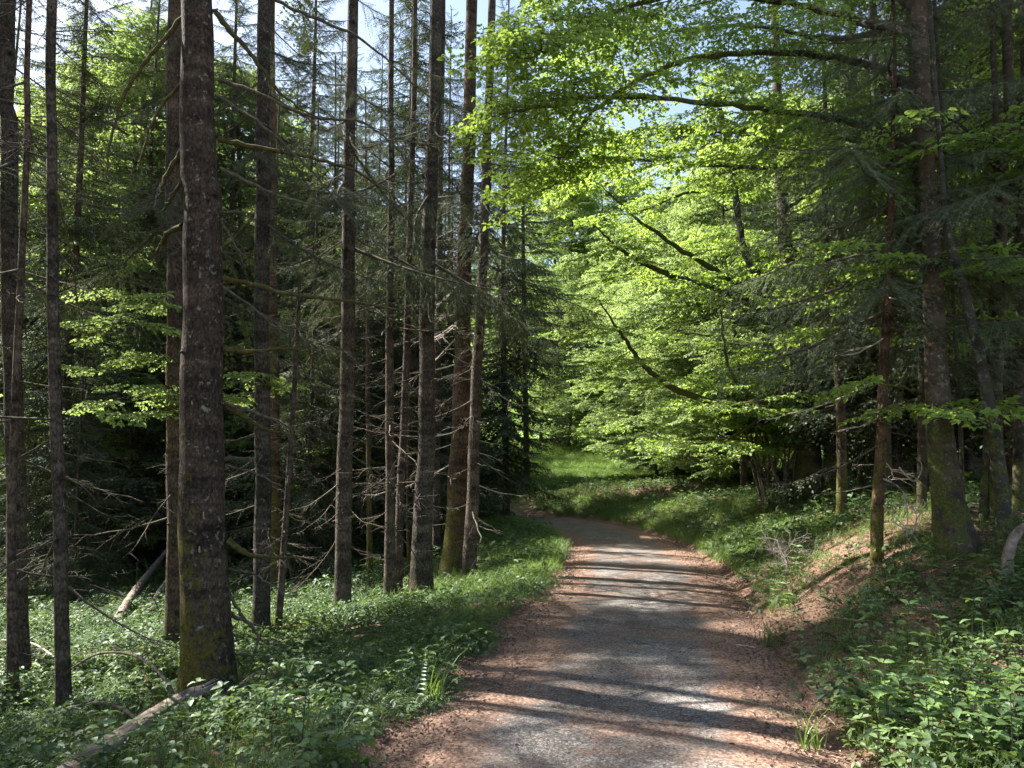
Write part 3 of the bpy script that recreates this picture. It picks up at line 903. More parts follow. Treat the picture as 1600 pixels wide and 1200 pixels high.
SP = "spruce tree"
FRONT = [
    # name, label, path, H, seg, ndead, crown scale
    ("spruce", "spruce trunk at the left frame edge, thicker than its neighbours there", [(30, 1062, 34), (26, 900, 30), (20, 600, 28), (14, 200, 26), (11, 0, 25)], 25, 18, 20, 1, M_BARK),
    ("thin_spruce", "thin leaning spruce in front of the thick trunk at the left frame edge", [(20, 1110, 20), (19, 950, 15), (18, 850, 13), (26, 600, 12), (42, 200, 10), (46, 0, 9)], 16, 12, 16, None, M_BARK),
    ("spruce", "reddish flaky spruce trunk, slender, left of the thick mossy trunk", [(100, 1110, 25), (97, 1000, 22), (92, 800, 21), (86, 600, 19), (82, 250, 17), (80, 0, 16)], 14, 16, 24, None, M_BARK),
    ("spruce", "dark spruce half hidden just behind the left side of the thick mossy trunk", [(273, 1008, 36), (274, 930, 30), (275, 700, 28), (274, 400, 26), (272, 100, 24)], 25, 18, 26, 3, M_BARK),
    ("spruce", "spruce with a sunlit pale left side, first to the right of the thick mossy trunk", [(406, 988, 30), (409, 900, 27), (410, 600, 25), (411, 300, 24), (413, 0, 22)], 26, 18, 34, 1, M_BARK),
    ("spruce", "mossy spruce tucked behind the pale sunlit trunk", [(431, 930, 30), (429, 850, 26), (426, 600, 20), (424, 300, 16), (424, 0, 14)], 24, 14, 18, 2, M_BARKMOSS),
    ("young_spruce", "thin dark young spruce bending right beside the pale sunlit trunk", [(434, 982, 13), (442, 880, 11), (454, 700, 9), (464, 520, 7), (471, 375, 3)], 5.1, 10, 26, None, M_BARK),
    ("spruce", "dark straight spruce trunk with knots, standing alone in the sunlit herbs", [(535, 962, 30), (537, 850, 26), (541, 600, 24), (546, 300, 21), (551, 0, 19)], 26, 18, 36, 3, M_BARK),
    ("thin_spruce", "pale thin stem behind the mossy stump in sunlit herbs", [(578, 910, 11), (577, 800, 9), (575, 600, 7), (574, 400, 5)], 8, 10, 20, None, M_BARKMOSS),
    ("spruce", "nearly black slim spruce crossing its paler thin neighbour at the foot", [(610, 942, 24), (609, 800, 16), (609, 600, 14), (611, 300, 11), (612, 0, 9)], 24, 14, 30, 2, M_BARK),
    ("spruce", "thin spruce leaning right beside the nearly black slim trunk", [(622, 938, 15), (625, 800, 14), (633, 600, 12), (641, 350, 10), (649, 0, 8)], 22, 12, 24, 1, M_BARK),
    ("spruce", "brown spruce with a black crack near its foot, thickest of the middle row", [(658, 935, 40), (659, 850, 34), (664, 700, 29), (668, 500, 26), (674, 250, 24), (682, 0, 21)], 27, 20, 34, 0, M_BARK),
    ("spruce", "thick old spruce with flared sunlit base and many bare stubs", [(708, 905, 46), (713, 820, 34), (718, 650, 29), (726, 450, 25), (732, 200, 22), (738, 0, 20)], 28, 20, 60, 1, M_BARKMOSS),
    ("spruce", "slim spruce leaning right, last in the row beside the grassy verge", [(732, 908, 25), (737, 800, 21), (743, 650, 18), (752, 450, 17), (762, 200, 15), (769, 0, 13)], 25, 16, 34, 3, M_BARK),
    ("spruce", "thin spruce behind, between the brown cracked trunk and the flared one", [(682, 876, 15), (682, 700, 13), (686, 400, 11), (692, 0, 9)], 24, 10, 26, 2, M_BARK),
    ("young_spruce", "very thin mossy stem seen between the slim and cracked trunks", [(640, 905, 5), (636, 800, 4), (640, 600, 3)], 5, 8, 10, None, M_BARKMOSS),
]
front = {}
for i, (nm, lb, path, Ht, seg, nd, cs, mt) in enumerate(FRONT):
    Ht = Ht if cs is None else 26.5
    cr = None if cs is None else (HIGH_CROWN[cs], (Ht - 26) * 1.0, 1.0)
    front[lb[:12] + str(i)] = pixel_tree(nm, SP, lb, path, Ht, mt, seg, ndead=nd, crown=cr, nst=30 if path[0][2] > 20 else 16, dead_lo=1.0, dead_hi=9,
                                         dead_set=DEAD_PALE if 'bare stubs' in lb else None, dmax=4 if path[0][2] < 20 else 6,
                                         flare=0.2, root=0.15, stub_ln=(0.01, 0.06))
# long sweeping bough of the tree at the left edge
t0 = [v for v in front.values()][0]
branch_on(t0[0], t0[1], [(18, 195), (50, 245), (90, 270), (135, 300), (146, 350), (152, 430)], t0[1][1] - 0.2, 0.02, 0.003, M_DEAD, twigs=10, seed=3)
t2 = [v for v in front.values()][2]
branch_on(t2[0], t2[1], [(88, 300), (100, 350), (115, 420), (122, 480), (136, 528)], t2[1][1] - 0.1, 0.016, 0.003, M_MOSSBR, twigs=5, seed=4)

# ------------------------------------------------------------------ right side trees
FINE = []
for i in range(4):
    lv, lf, tv, tf = spruce_branch(1.7, 90 + i, fine=True, step=0.055, droop=0.35 + 0.12 * i, hang=0.8, dens=1.0)
    mb = MB(); mb.add(lv, lf, 0); mb.add(tv, tf, 1)
    FINE.append(mb.mesh("needle_branch", [M_NEEDLE2, M_DEAD]))

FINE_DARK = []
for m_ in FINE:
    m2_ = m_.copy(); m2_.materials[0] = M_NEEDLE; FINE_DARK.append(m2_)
yt, yloc, ypath, yrad = pixel_tree("young_spruce", SP, "thin young spruce with mossy orange-brown stem on the sunlit bank",
    [(1370, 882, 20), (1371, 800, 20), (1377, 700, 18), (1382, 550, 15), (1390, 400, 11), (1396, 180, 7), (1398, 60, 5)], 8.3, M_BARKMOSS, 16, nst=26, stub_ln=(0.01, 0.06), flare=0.1, root=0.05)


def needle_branches(t, path3, RR, n, lo, hi, Lm, seed, tilt=0.1, meshes=FINE, top=None):
    r = np.random.default_rng(seed)
    for i in range(n):
        q = (i + 0.5) / n; z = lo + (hi - lo) * q
        ang = i * 2.39996 + r.normal(0, 0.3)
        o = link("needle_branch", meshes[int(r.integers(0, len(meshes)))], t)
        o.location = (np.interp(z, path3[:, 2], path3[:, 0]), np.interp(z, path3[:, 2], path3[:, 1]), z)
        o.rotation_euler = (r.normal(0, 0.15), tilt + r.normal(0, 0.12) - 0.35 * max(0, q - 0.6), ang)
        s = Lm / 1.7 * (1 - 0.72 * q ** 1.5) * r.uniform(0.75, 1.1)
        o.scale = (s, s, s)


needle_branches(yt, ypath, yrad, 60, 2.35, 8.2, 2.0, 5)
for i in range(16):
    o = link("branch", DEAD_ME[i % 5] if i % 3 else DEAD_PALE[i % 5], yt); z = 0.7 + i * 0.15
    o.location = (float(np.interp(z, ypath[:, 2], ypath[:, 0])), float(np.interp(z, ypath[:, 2], ypath[:, 1])), z); o.rotation_euler = (0, 0.1, i * 2.4)
# live boughs hanging from the middle row near the top of the frame
fl_ = list(front.values())
for q_, (ix, nb_) in enumerate([(4, 9), (7, 9), (9, 7), (11, 8), (12, 10), (13, 7), (3, 8), (0, 7)]):
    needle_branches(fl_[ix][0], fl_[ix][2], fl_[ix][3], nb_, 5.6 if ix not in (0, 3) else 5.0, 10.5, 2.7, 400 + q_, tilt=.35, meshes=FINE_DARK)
# spruce overhanging from the right frame edge (its foot outside the frame), another behind the bank
for (lb, bx, by, Ht, rb, n, lo, Lm, sd_) in [
        ("needle-laden spruce whose boughs hang in from the right frame edge, stem barely seen", 6.9, 8.6, 12, 0.10, 60, 3.6, 2.6, 21),
        ("spruce with pale sunlit low boughs left of the bank's young spruce", 5.6, 13.2, 11, 0.09, 48, 3.3, 2.3, 22)]:
    z0 = hz(bx, by)
    t = thing("spruce", lb, SP, (bx, by, z0))
    zz_ = np.concatenate([[-0.3], np.arange(0, Ht, 0.35)]); pth = np.stack([0.05 * np.sin(zz_), 0.05 * np.cos(zz_), zz_], -1)
    rr_ = np.interp(zz_, [0, Ht], [rb, 0.012])
    link("trunk", trunk_rings(pth, rr_, 12, 0.15).mesh("trunk", M_BARKMOSS, True), t)
    needle_branches(t, pth, rr_, n, lo, Ht - 0.2, Lm, sd_)


def beech_tree(label, path, Htot, limbs, seg=20, mat=M_BEECH, seed=1, subL=1.1, step=0.32, extra=None, spr=SPRAYS, ssc=1.0, base=None, name="beech_tree", flare=0.35, leafmat=None, q0=.22):
    """trunk + measured limbs, side twigs with flat sprays"""
    t, loc, path3, RR = pixel_tree(name, "beech tree", label, path, Htot, mat, seg, nst=6, stub_ln=(0.01, 0.04), base=base, flare=flare, root=0.2, lumps=0.03)
    r = np.random.default_rng(seed)
    pos, ang, tilt, sc = [], [], [], []
    def leafy(c, l0, depth=0):
        seglen = np.linalg.norm(np.diff(c, axis=0), axis=1).sum()
        n = max(2, int(seglen * (1 - (q0 if depth == 0 else .1)) / step))
        for q in np.linspace(q0 if depth == 0 else 0.1, 1.0, n):
            k = min(int(q * (len(c) - 1)), len(c) - 2); o = c[k]; T = c[k + 1] - c[k]
            base_a = math.atan2(T[1], T[0])
            for s in (1, -1):
                if depth == 0 and q < 0.97:
                    a = base_a + s * R(r.uniform(30, 75)); l = l0 * (1 - 0.5 * q) * r.uniform(0.4, 1.2)
                    m = 7; tt = np.linspace(0, 1, m); el = r.normal(0.03, 0.09)
                    pts = o + np.stack([np.cos(a) * l * tt, np.sin(a) * l * tt, l * (el * tt - 0.12 * tt ** 2)], -1) + r.normal(0, 0.012, (m, 3)) * tt[:, None]
                    tube(wood, pts, np.linspace(0.009, 0.003, m), 4, cap=False)
                    leafy(pts, l, 1)
                else:
                    pos.append(o); ang.append(base_a + s * R(r.uniform(15, 60))); tilt.append(r.normal(0.06, 0.12)); sc.append(r.uniform(0.65, 1.1) * ssc)
    for (pix, r0, r1) in limbs:
        pts = np.array([P(x, y, d) for x, y, d in pix]); c = catmull(pts, len(pix) * 8)
        c[1:-1] += r.normal(0, 0.012, (len(c) - 2, 3)); c -= loc
        wood = MB(); tube(wood, c, np.linspace(r0, r1, len(c)), 8, 0.05)
        leafy(c, subL)
        link("limb", wood.mesh("limb", mat, True), t)
    if pos:
        mb = MB(); place_sprays(mb, spr, np.array(pos), np.array(ang), np.array(tilt), np.array(sc))
        link("foliage", mb.mesh("foliage", [leafmat or M_BEECHL, M_TWIG]), t)
    return t, loc, path3, RR


# big beech on the bank whose limbs roof the road
g2 = G(1495, 862)
D2 = g2[1]
beech_tree("stout beech with dark flared base, right of the thin young spruce on the bank",
    [(1495, 862, 62), (1482, 780, 48), (1470, 700, 43), (1462, 600, 36), (1456, 400, 30), (1446, 200, 26), (1434, 0, 24)], 19,
    [([(1448, 230, D2), (1330, 190, 9.3), (1150, 165, 8.8), (950, 150, 8.4), (860, 165, 8.0), (780, 178, 7.6)], .05, .008),
     ([(1444, 150, D2), (1345, 98, 9.6), (1200, 82, 9.4), (1050, 100, 9.2), (920, 180, 9.0), (900, 235, 9.2), (835, 250, 9.4)], .055, .008),
     ([(1436, 60, D2), (1260, 10, 9.2), (1080, -10, 8.8), (930, 30, 8.6), (880, 70, 7.9), (815, 92, 7.5)], .05, .008),
     ([(1436, 20, D2), (1300, -60, 9.4), (1100, -90, 9.2), (960, -60, 9.0), (880, -10, 8.7)], .05, .008),
     ([(1450, 260, D2), (1320, 260, 10.5), (1150, 260, 10.3), (1000, 250, 10.2), (910, 265, 10), (845, 300, 9.7)], .045, .008),
     ([(1436, 40, D2), (1300, 60, 11), (1150, 40, 11.5), (1000, 60, 12), (880, 90, 12)], .045, .008),
     ([(1450, 300, D2), (1380, 240, 11), (1250, 200, 11.8), (1100, 210, 12.2), (960, 230, 12.5)], .04, .008),
     ([(1452, 330, D2), (1530, 280, 11), (1620, 250, 12)], .035, .01)], seed=5, subL=1.1, step=0.50, q0=.25)

# beech at the road bend with bowed dark limbs
g3 = G(1262, 782); D3 = g3[1]
print("BIG depth", bd, "R2", D2, "R3", D3, "R1", yloc, [round(v[1][1], 1) for v in front.values()])
beech_tree("dark forked beech with long bowed limbs arching left over the road",
    [(1262, 782, 46), (1262, 700, 38), (1256, 600, 32), (1240, 500, 30), (1228, 400, 25), (1222, 300, 20), (1215, 150, 16)], 18,
    [([(1238, 480, D3), (1188, 435, D3), (1160, 380, D3), (1145, 270, D3), (1125, 170, D3)], .12, .05),
     ([(1225, 470, D3), (1150, 440, D3 - .5), (1080, 400, D3 - 1), (1000, 345, D3 - 1.5), (935, 285, D3 - 2)], .11, .01),
     ([(1230, 500, D3), (1130, 455, D3 - 1), (1060, 435, D3 - 3), (985, 400, D3 - 4), (925, 350, D3 - 4.6)], .11, .01),
     ([(1245, 600, D3), (1180, 630, D3 - 1.5), (1130, 632, D3 - 2.5), (1050, 605, D3 - 3.5), (1000, 565, D3 - 4), (968, 518, D3 - 4.4), (935, 470, D3 - 4.8)], .11, .01),
     ([(1190, 440, D3), (1100, 430, D3 + .5), (1010, 425, D3 + 1), (930, 440, D3 + 1.2)], .05, .01),
     ([(1185, 630, D3 - 1), (1140, 580, D3 - 1), (1128, 500, D3 - 1), (1120, 440, D3 - 1)], .045, .012),
     ([(1150, 300, D3), (1080, 300, D3 - 1), (1000, 330, D3 - 1.6), (930, 340, D3 - 2)], .045, .01),
     ([(1140, 220, D3), (1060, 200, D3), (980, 230, D3), (900, 280, D3)], .04, .01),
     ([(1225, 330, D3), (1300, 280, D3), (1390, 260, D3 + 1)], .05, .01),
     ([(1222, 380, D3), (1290, 420, D3 + 1), (1370, 440, D3 + 2)], .04, .01),
     ([(1245, 600, D3), (1150, 680, D3 - 1), (1060, 690, D3 - 2), (980, 660, D3 - 2)], .04, .01),
     ([(1245, 560, D3), (1160, 540, D3 + 1), (1060, 520, D3 + 2), (960, 560, D3 + 2)], .04, .01)], seed=9, subL=1.5, step=0.9, ssc=1.15)
D4 = G(1305, 782)[1]
beech_tree("straight dark trunk close behind the forked beech",
    [(1304, 785, 36), (1303, 720, 32), (1306, 600, 30), (1312, 450, 26), (1322, 300, 22), (1330, 100, 18)], 17,
    [([(1310, 420, D4), (1240, 380, D4 + 1), (1160, 360, D4 + 2), (1080, 380, D4 + 2)], .05, .01), ([(1325, 250, D4), (1400, 230, D4), (1490, 240, D4)], .05, .01),
     ([(1322, 300, D4), (1250, 200, D4), (1190, 150, D4), (1100, 120, D4)], .05, .01)], seed=12, subL=1.5, step=0.5, ssc=1.2)
beech_tree("slender beech leaning left, curving up past the stout beech",
    [(1573, 862, 26), (1562, 740, 22), (1540, 600, 18), (1508, 460, 16), (1480, 360, 12), (1470, 250, 8)], 6.4,
    [([(1490, 390, 11.5), (1530, 330, 12), (1600, 300, 12)], .03, .008), ([(1472, 260, 11.5), (1440, 180, 12), (1380, 120, 12)], .03, .008)], seed=13, subL=1.0, step=0.5)
RIGHT = [("pale grey slim beech stem catching light beyond the leaning beech", [(1553, 815, 20), (1556, 700, 19), (1560, 500, 18), (1568, 250, 17), (1572, 0, 15)], 18),
         ("dark beech stem directly left of the pale slim one", [(1536, 812, 14), (1545, 650, 12), (1552, 450, 12), (1556, 200, 10)], 16),
         ("beech trunk touching the right frame edge high above the bank", [(1592, 800, 20), (1594, 600, 18), (1597, 300, 18), (1600, 0, 16)], 18),
         ("thin pale sapling stem between the stout and leaning beeches", [(1505, 815, 8), (1500, 650, 7), (1490, 480, 6)], 7),
         ("shaded beech trunk just left of the stout beech", [(1440, 800, 16), (1442, 650, 15), (1438, 450, 14), (1430, 200, 12)], 15),
         ("thin dark trunk right behind the young spruce", [(1385, 790, 18), (1384, 650, 17), (1380, 450, 15), (1372, 250, 13)], 14),
         ("shaded trunk standing far up the bank between the forked beech and young spruce", [(1345, 770, 12), (1343, 600, 11), (1340, 400, 10)], 13)]
for i, (lb, path, Ht) in enumerate(RIGHT):
    dr = G(path[0][0], path[0][1])[1]
    lm = [([(path[-1][0], path[-1][1] + 60, dr), (path[-1][0] + s * 60, path[-1][1] - 10, dr + .5), (path[-1][0] + s * 150, path[-1][1] - 30, dr + 1)], .03, .008) for s in (-1, 1)]
    lm += [([(path[-2][0], path[-2][1], dr), (path[-2][0] + s * 70, path[-2][1] - 40, dr - .5), (path[-2][0] + s * 140, path[-2][1] - 50, dr - 1)], .025, .008) for s in (-1, 1)]
    beech_tree(lb, path, Ht, lm, 12, seed=40 + i, subL=1.3, step=0.55, ssc=1.2, flare=0.15)

# many-stemmed hazel beside the forked beech
hl = G(1228, 785); HD = hl[1]
haz = thing("hazel_shrub", "many-stemmed hazel fanning left and up from beside the forked beech's foot", "shrub", hl)
hp, ha, ht, hs = [], [], [], []
for i in range(26):
    a0 = random.uniform(-1, 1); x1 = 1228 + random.uniform(-1, .55) * 100 - 20; top = random.uniform(560, 700)
    pts = np.array([P(1222 + 32 * a0, 790, HD + random.uniform(-.6, .6)), P(1222 + 20 * a0 + 0.5 * (x1 - 1222) + random.uniform(-14, 14), 725 + random.uniform(-12, 12), HD + random.uniform(-.5, .5)), P(x1, (top + 690) / 2, HD + random.uniform(-.6, .6)),
                    P(x1 + (x1 - 1240) * 0.8, top, HD + random.uniform(-1, 1))])
    c = catmull(pts, 16) - hl; mb = MB(); tube(mb, c, np.linspace(random.uniform(.018, .040), .006, 16), 6, 0.05)
    link("stem", mb.mesh("stem", M_HAZEL, True), haz)
    for k in (9, 11, 12, 13, 14, 15):
        for s in (1, -1):
            hp.append(c[k]); ha.append(random.uniform(0, 6.28)); ht.append(random.gauss(0.1, 0.2)); hs.append(random.uniform(0.7, 1.1))
mb = MB(); place_sprays(mb, SPRAYS, hp, ha, ht, hs); link("foliage", mb.mesh("foliage", [M_BEECHL, M_TWIG]), haz)

# young broadleaf behind the thick mossy trunk: bright sprays at its left
sg = G(262, 985)
SD = 10.5
beech_tree("bright young beech with lime leaves showing left and right of the dark half-hidden trunk",
    [(296, 900, 10), (292, 750, 8), (284, 600, 6), (270, 450, 5), (262, 330, 4)], 7.2,
    [([(286, 620, SD), (240, 590, SD), (190, 578, SD - .2), (145, 575, SD - .3)], .014, .004), ([(282, 600, SD), (235, 530, SD), (195, 505, SD - .2), (165, 520, SD - .2)], .012, .004),
     ([(275, 500, SD), (235, 450, SD), (200, 435, SD), (180, 455, SD)], .012, .004), ([(290, 640, SD), (330, 600, SD + .3), (390, 590, SD + .6), (420, 600, SD + .7)], .012, .004),
     ([(290, 660, SD), (250, 630, SD), (210, 620, SD), (180, 625, SD)], .012, .004)], 8, seed=77, subL=0.42, step=0.40, leafmat=M_BROAD, base=(float(P(296, 900, SD)[0]), SD, hz(P(296, 900, SD)[0], SD)))

# ------------------------------------------------------------------ background trees (shared meshes, each tree an object of its own)
def decid_protos(n=4):
    out = []
    for i in range(n):
        r = np.random.default_rng(500 + i)
        Ht = 14.0; z = np.concatenate([[-0.4, 0, .3], np.linspace(1, Ht, 12)])
        pts = np.stack([0.25 * np.sin(z * .3 + i), .25 * np.cos(z * .26 + i), z], -1); pts[:3, :2] = pts[3, :2]
        tm = trunk_rings(pts, np.interp(z, [0, Ht], [.15, .02]), 8, .3)
        pos, ang, tilt, sc = [], [], [], []
        nl = 46
        for k in range(nl):
            zq = 1.2 + (Ht - 1.5) * (k + .5) / nl; fr = (zq - 1.2) / (Ht - 1.2)
            L = 4.2 * (math.sin(math.pi * min(1, fr * .85 + .18)) ** .7) * r.uniform(.7, 1.15)
            a = k * 2.4 + r.normal(0, .3); m = 10; tt = np.linspace(0, 1, m); el = r.uniform(.05, .5)
            o = np.array([np.interp(zq, z, pts[:, 0]), np.interp(zq, z, pts[:, 1]), zq])
            c = o + np.stack([np.cos(a) * L * tt, np.sin(a) * L * tt, L * (el * tt - .25 * tt ** 2)], -1) + r.normal(0, .05, (m, 3)) * tt[:, None]
            tube(tm, c, np.linspace(.035, .006, m), 4, cap=False)
            for q in range(2, m):
                for s in (1, -1):
                    for _ in range(2):
                        pos.append(c[q] + r.normal(0, .12, 3)); ang.append(a + s * R(r.uniform(15, 80))); tilt.append(r.normal(.1, .22)); sc.append(r.uniform(.7, 1.2))
        mb = MB(); place_sprays(mb, SPRAYS_FAR, np.array(pos), np.array(ang), np.array(tilt), np.array(sc))
        out.append((tm.mesh("trunk", M_BEECH, True), mb.mesh("crown", [M_BROAD, M_TWIG])))
    return out


DEC = decid_protos()
MEADOW_C = 4.0


def place_tree(name, label, cat, group, x, y, tm, cm, s, sz=None):
    t = thing(name, label, cat, (x, y, hz(x, y) - 0.05), group, random.uniform(0, 6.28), s)
    if sz: t.scale = (s, s, sz)
    link("trunk", tm, t); link("crown", cm, t)
    return t


# dense spruces behind the front row, down the left slope
def at(px, d):
    return (px - 800) / FPX * d


rr = random.Random(3)
BGS = []
for (px, d, sc, full) in [
        # full crowned, boughs to the ground
        (480, 19, .95, 1), (560, 22, 1.1, 1), (425, 24, 1.2, 1), (630, 26, 1.2, 1), (700, 28, 1.1, 1), (690, 33, 1.15, 1), (645, 41, 1.25, 1), (725, 40, 1.0, 1),
        (130, 19, .6, 1), (205, 26, .8, 1), (60, 25, .8, 1), (350, 30, 1.2, 1), (690, 40, 0.9, 1), (510, 30, 1.5, 1), (560, 46, 1.6, 1), (270, 36, 1.3, 1)]:
    BGS.append((px, d, sc, full))
lab_full = ["dark young spruce, boughs hanging, behind the %s" % s for s in
            ("thin bending dark stem", "straight knotty trunk standing in sunlit herbs", "mossy trunk beside the pale sunlit one", "two thin crossing trunks",
             "flared trunk with bare stubs", "gap beside the brown cracked trunk", "thin right-leaning trunk, far in", "slim last trunk by the verge, far in")] + \
           ["small soft green spruce in the dark gap behind the reddish flaky trunk", "small spruce in the deep shade left of the half hidden trunk",
            "shaded small spruce between the left edge trunk and the reddish trunk", "spruce deep in the stand between the thick mossy and the pale trunk",
            "dark spruce farthest back between the cracked and flared trunks", "tall full spruce behind the bending stem and knotty trunk", "tall full spruce between the knotty and the black slim trunk",
            "spruce far back left of the thick mossy trunk"]
for i, (px, d, sc, full) in enumerate(BGS):
    x = at(px, d)
    place_tree("spruce", lab_full[i], SP, "full-boughed spruces behind the front row", x, d, BG_TRUNK_SMALL[i % 2], FULL_CROWN[i % 3], sc, sc * 1.15)

for i, (px, d, lb) in enumerate([(790, 28, "tall dark spruce curtain beside the grassy verge, boughs hanging low over it"),
                                 (640, 21, "tall spruce with drooping curtain behind the black slim trunks"),
                                 (470, 26, "tall spruce with hanging boughs seen right of the pale sunlit trunk"), (215, 24, "tall spruce with hanging boughs left of the half hidden trunk"),
                                 (95, 21, "tall spruce with hanging boughs behind the reddish flaky trunk"), (345, 27, "tall spruce behind the thick mossy trunk's right side"),
                                 (1500, 17, "tall dark spruce behind the slim beech stems on the bank"), (1395, 16, "tall dark spruce filling the gap left of the stout beech"),
                                 (1590, 14, "tall dark spruce behind the right frame edge trunk")]):
    x = at(px, d)
    place_tree("spruce", lb, SP, "low-boughed tall spruces", x, d, BG_TRUNK[i % 4], MID_CROWN[i % 2], .85 + .06 * (i % 3))

# tall spruces of the stand, left
SUNV = np.array(sun_dir)
LIT = [G(x, y) for x, y in ((800, 1150), (900, 1175), (1010, 1150), (920, 940), (1060, 960), (470, 930), (520, 920), (590, 930), (640, 950), (700, 925), (780, 900), (850, 890), (820, 840), (860, 815), (900, 812), (870, 790), (880, 770), (880, 745), (950, 800), (1040, 800), (960, 835), (1200, 900),
                            (1280, 920), (1360, 905), (1450, 930), (1230, 880), (1450, 1150), (1550, 1170), (1380, 1180), (560, 1020), (700, 980), (820, 960))]
LIT += [P(x, y, d) for x, y, d in ((740, 140, 8), (800, 180, 8.2), (880, 130, 8.4), (960, 110, 8.6), (1050, 160, 9), (850, 220, 9), (180, 580, 10), (220, 450, 10.5), (1000, 620, 16), (1080, 560, 17),
                                   (950, 450, 16), (1100, 660, 17), (1000, 740, 20), (403, 650, 11), (403, 800, 11), (538, 700, 12.3), (655, 700, 13), (712, 800, 13.4), (295, 1000, 7.6), (715, 700, 12), (500, 650, 18), (500, 750, 18), (560, 600, 20), (450, 560, 20), (250, 750, 22), (150, 700, 19), (620, 700, 22), (220, 500, 24), (1150, 300, 16), (1250, 640, 13), (1380, 700, 9))]


MEAD = [G(x, y) for x, y in ((850, 812), (870, 795), (880, 775), (880, 750), (860, 780), (900, 800), (940, 800))]


def blocks(x, y, hb, ht, rad, pts=None):
    c = 0
    for p in (LIT if pts is None else pts):
        w = np.array([x, y]) - p[:2]; h = SUNV[:2]; t = (w @ h) / (h @ h)
        if t < 0: continue
        z = p[2] + t * SUNV[2]
        if hb < z < ht and np.linalg.norm(w - t * h) < rad * max(.25, (ht - z) / (ht - hb)) ** .8: c += 1
    return c


n = 0
tall = []
tries = 0
while len(tall) < 48 and tries < 6000:
    tries += 1
    d = rr.uniform(14, 62); px = rr.uniform(-260, 830)
    if d > 34 and px > 640: continue
    x = at(px, d)
    if px > 560 and d < 20: continue
    if d < 26 and rr.random() < .5: continue
    if blocks(x, d, 6, 24, 2.4) > (0 if d < 20 else 1) or blocks(x, d, 3, 26, 3.0, MEAD): continue
    if abs(float(road_side(x, d)[0])) < 3.0: continue
    if any((x - a) ** 2 + (d - b) ** 2 < 2.3 ** 2 for a, b in tall): continue
    tall.append((x, d))
for i, (x, d) in enumerate(sorted(tall, key=lambda p: p[1])):
    s = rr.uniform(.75, 1.05)
    place_tree("spruce", "dim tall spruce of the dense shaded stand behind the front trunks", SP, "tall spruces of the dense stand", x, d, BG_TRUNK[i % 4], TALL_CROWN[i % 4], s, s * rr.uniform(.8, 1.05))

# light-green broadleaf trees: behind the bend, beside the meadow, behind the left stand, up the right bank
DECP = [(1020, 34, .5), (1055, 31, .55), (1085, 28, .5), (1130, 25, .45), (900, 78, 1.95), (865, 84, 2.0), (940, 86, 2.1), (985, 72, 1.7), (950, 52, .85), (975, 50, 1.0), (888, 54, .9), (850, 58, 1.0), (915, 64, 1.2), (1060, 31, .8), (1100, 27, .7), (1150, 28, .85), (1000, 40, .8), (1040, 42, 1.0), (1080, 36, 1.0), (1160, 32, .9), (980, 56, .75), (1150, 22, .7), (1230, 26, .9),
        (1300, 24, .9), (1380, 27, 1.0), (1460, 24, .9), (1540, 27, 1.0), (1610, 25, 1.0), (1200, 40, 1.2), (1330, 38, 1.2), (1450, 40, 1.2), (1570, 38, 1.2), (1420, 18, .7), (1650, 18, .8),
        (1010, 60, 1.2), (1100, 58, 1.2), (985, 72, 1.1)]
for i, (px, d, s) in enumerate(DECP):
    x = at(px, d)
    lb = "light green broadleaf tree at the meadow edge beyond the road bend" if px < 1180 else "shaded broadleaf tree up the bank behind the stout beech"
    place_tree("broadleaf_tree", lb, "broadleaf tree", "broadleaf trees beyond the bend" if px < 1180 else "broadleaf trees up the bank", x, d, DEC[i % 4][0], DEC[i % 4][1], s, s * rr.uniform(.85, 1.1))
for i, (px, d, s) in enumerate([(235, 34, 1.1), (180, 40, 1.1), (330, 38, 1.2), (120, 44, 1.2), (440, 44, 1.3), (200, 23, .5), (455, 24, .55), (512, 21, .4), (125, 27, .6), (600, 27, .5), (490, 66, 1.3), (30, 50, 1.3), (190, 27, 1.35), (130, 33, 1.4), (350, 31, 1.3), (80, 38, 1.4)]):
    place_tree("broadleaf_tree", "sunlit broadleaf tree glowing lime green between the spruces", "broadleaf tree", "broadleaf trees behind the spruces", at(px, d), d, DEC[i % 4][0], DEC[i % 4][1], s, s * 1.05)
# unseen spruce added off frame so its high crown shades the road
for (x, y, c, lb) in [(-12.4, 14.5, HIGHDENSE, "unseen high crowned spruce added outside the left frame edge to shade the road"), ]:
    place_tree("spruce", lb, SP, None, x, y, BG_TRUNK[1], c, 1.0)

hbt = []
for i, (px, d, lb) in enumerate([(452, 23, "spruce with drooping high boughs behind the pale sunlit trunk"), (520, 27, "spruce with drooping high boughs left of the knotty trunk"),
                                 (585, 25, "spruce with drooping high boughs between knotty and black slim trunks"), (640, 31, "far spruce with drooping high boughs between the two thin crossing trunks"),
                                 (700, 26, "dark spruce with drooping high boughs between cracked and flared trunks"), (820, 37, "dark spruce with drooping high boughs over the bend"), (545, 36, "deeper spruce with dark hanging boughs behind the knotty trunk")]):
    d = min(range(21, 42), key=lambda q: (blocks(at(px, q), q, 7, 24, 2.6) + 3 * blocks(at(px, q), q, 7, 24, 3, MEAD), abs(q - d)) if all(abs(q - z_) + abs(px - p_) * q / FPX > 2.2 for p_, z_ in hbt) else (99, 0))
    hbt.append((px, d)); print('hb', px, d, blocks(at(px, d), d, 7, 24, 2.6))
    place_tree("spruce", lb, SP, "high-boughed spruces behind the middle row", at(px, d), d, BG_TRUNK[i % 4], TALL_CROWN[i % 3] if i % 4 else MIDHIGH, .9, .95)

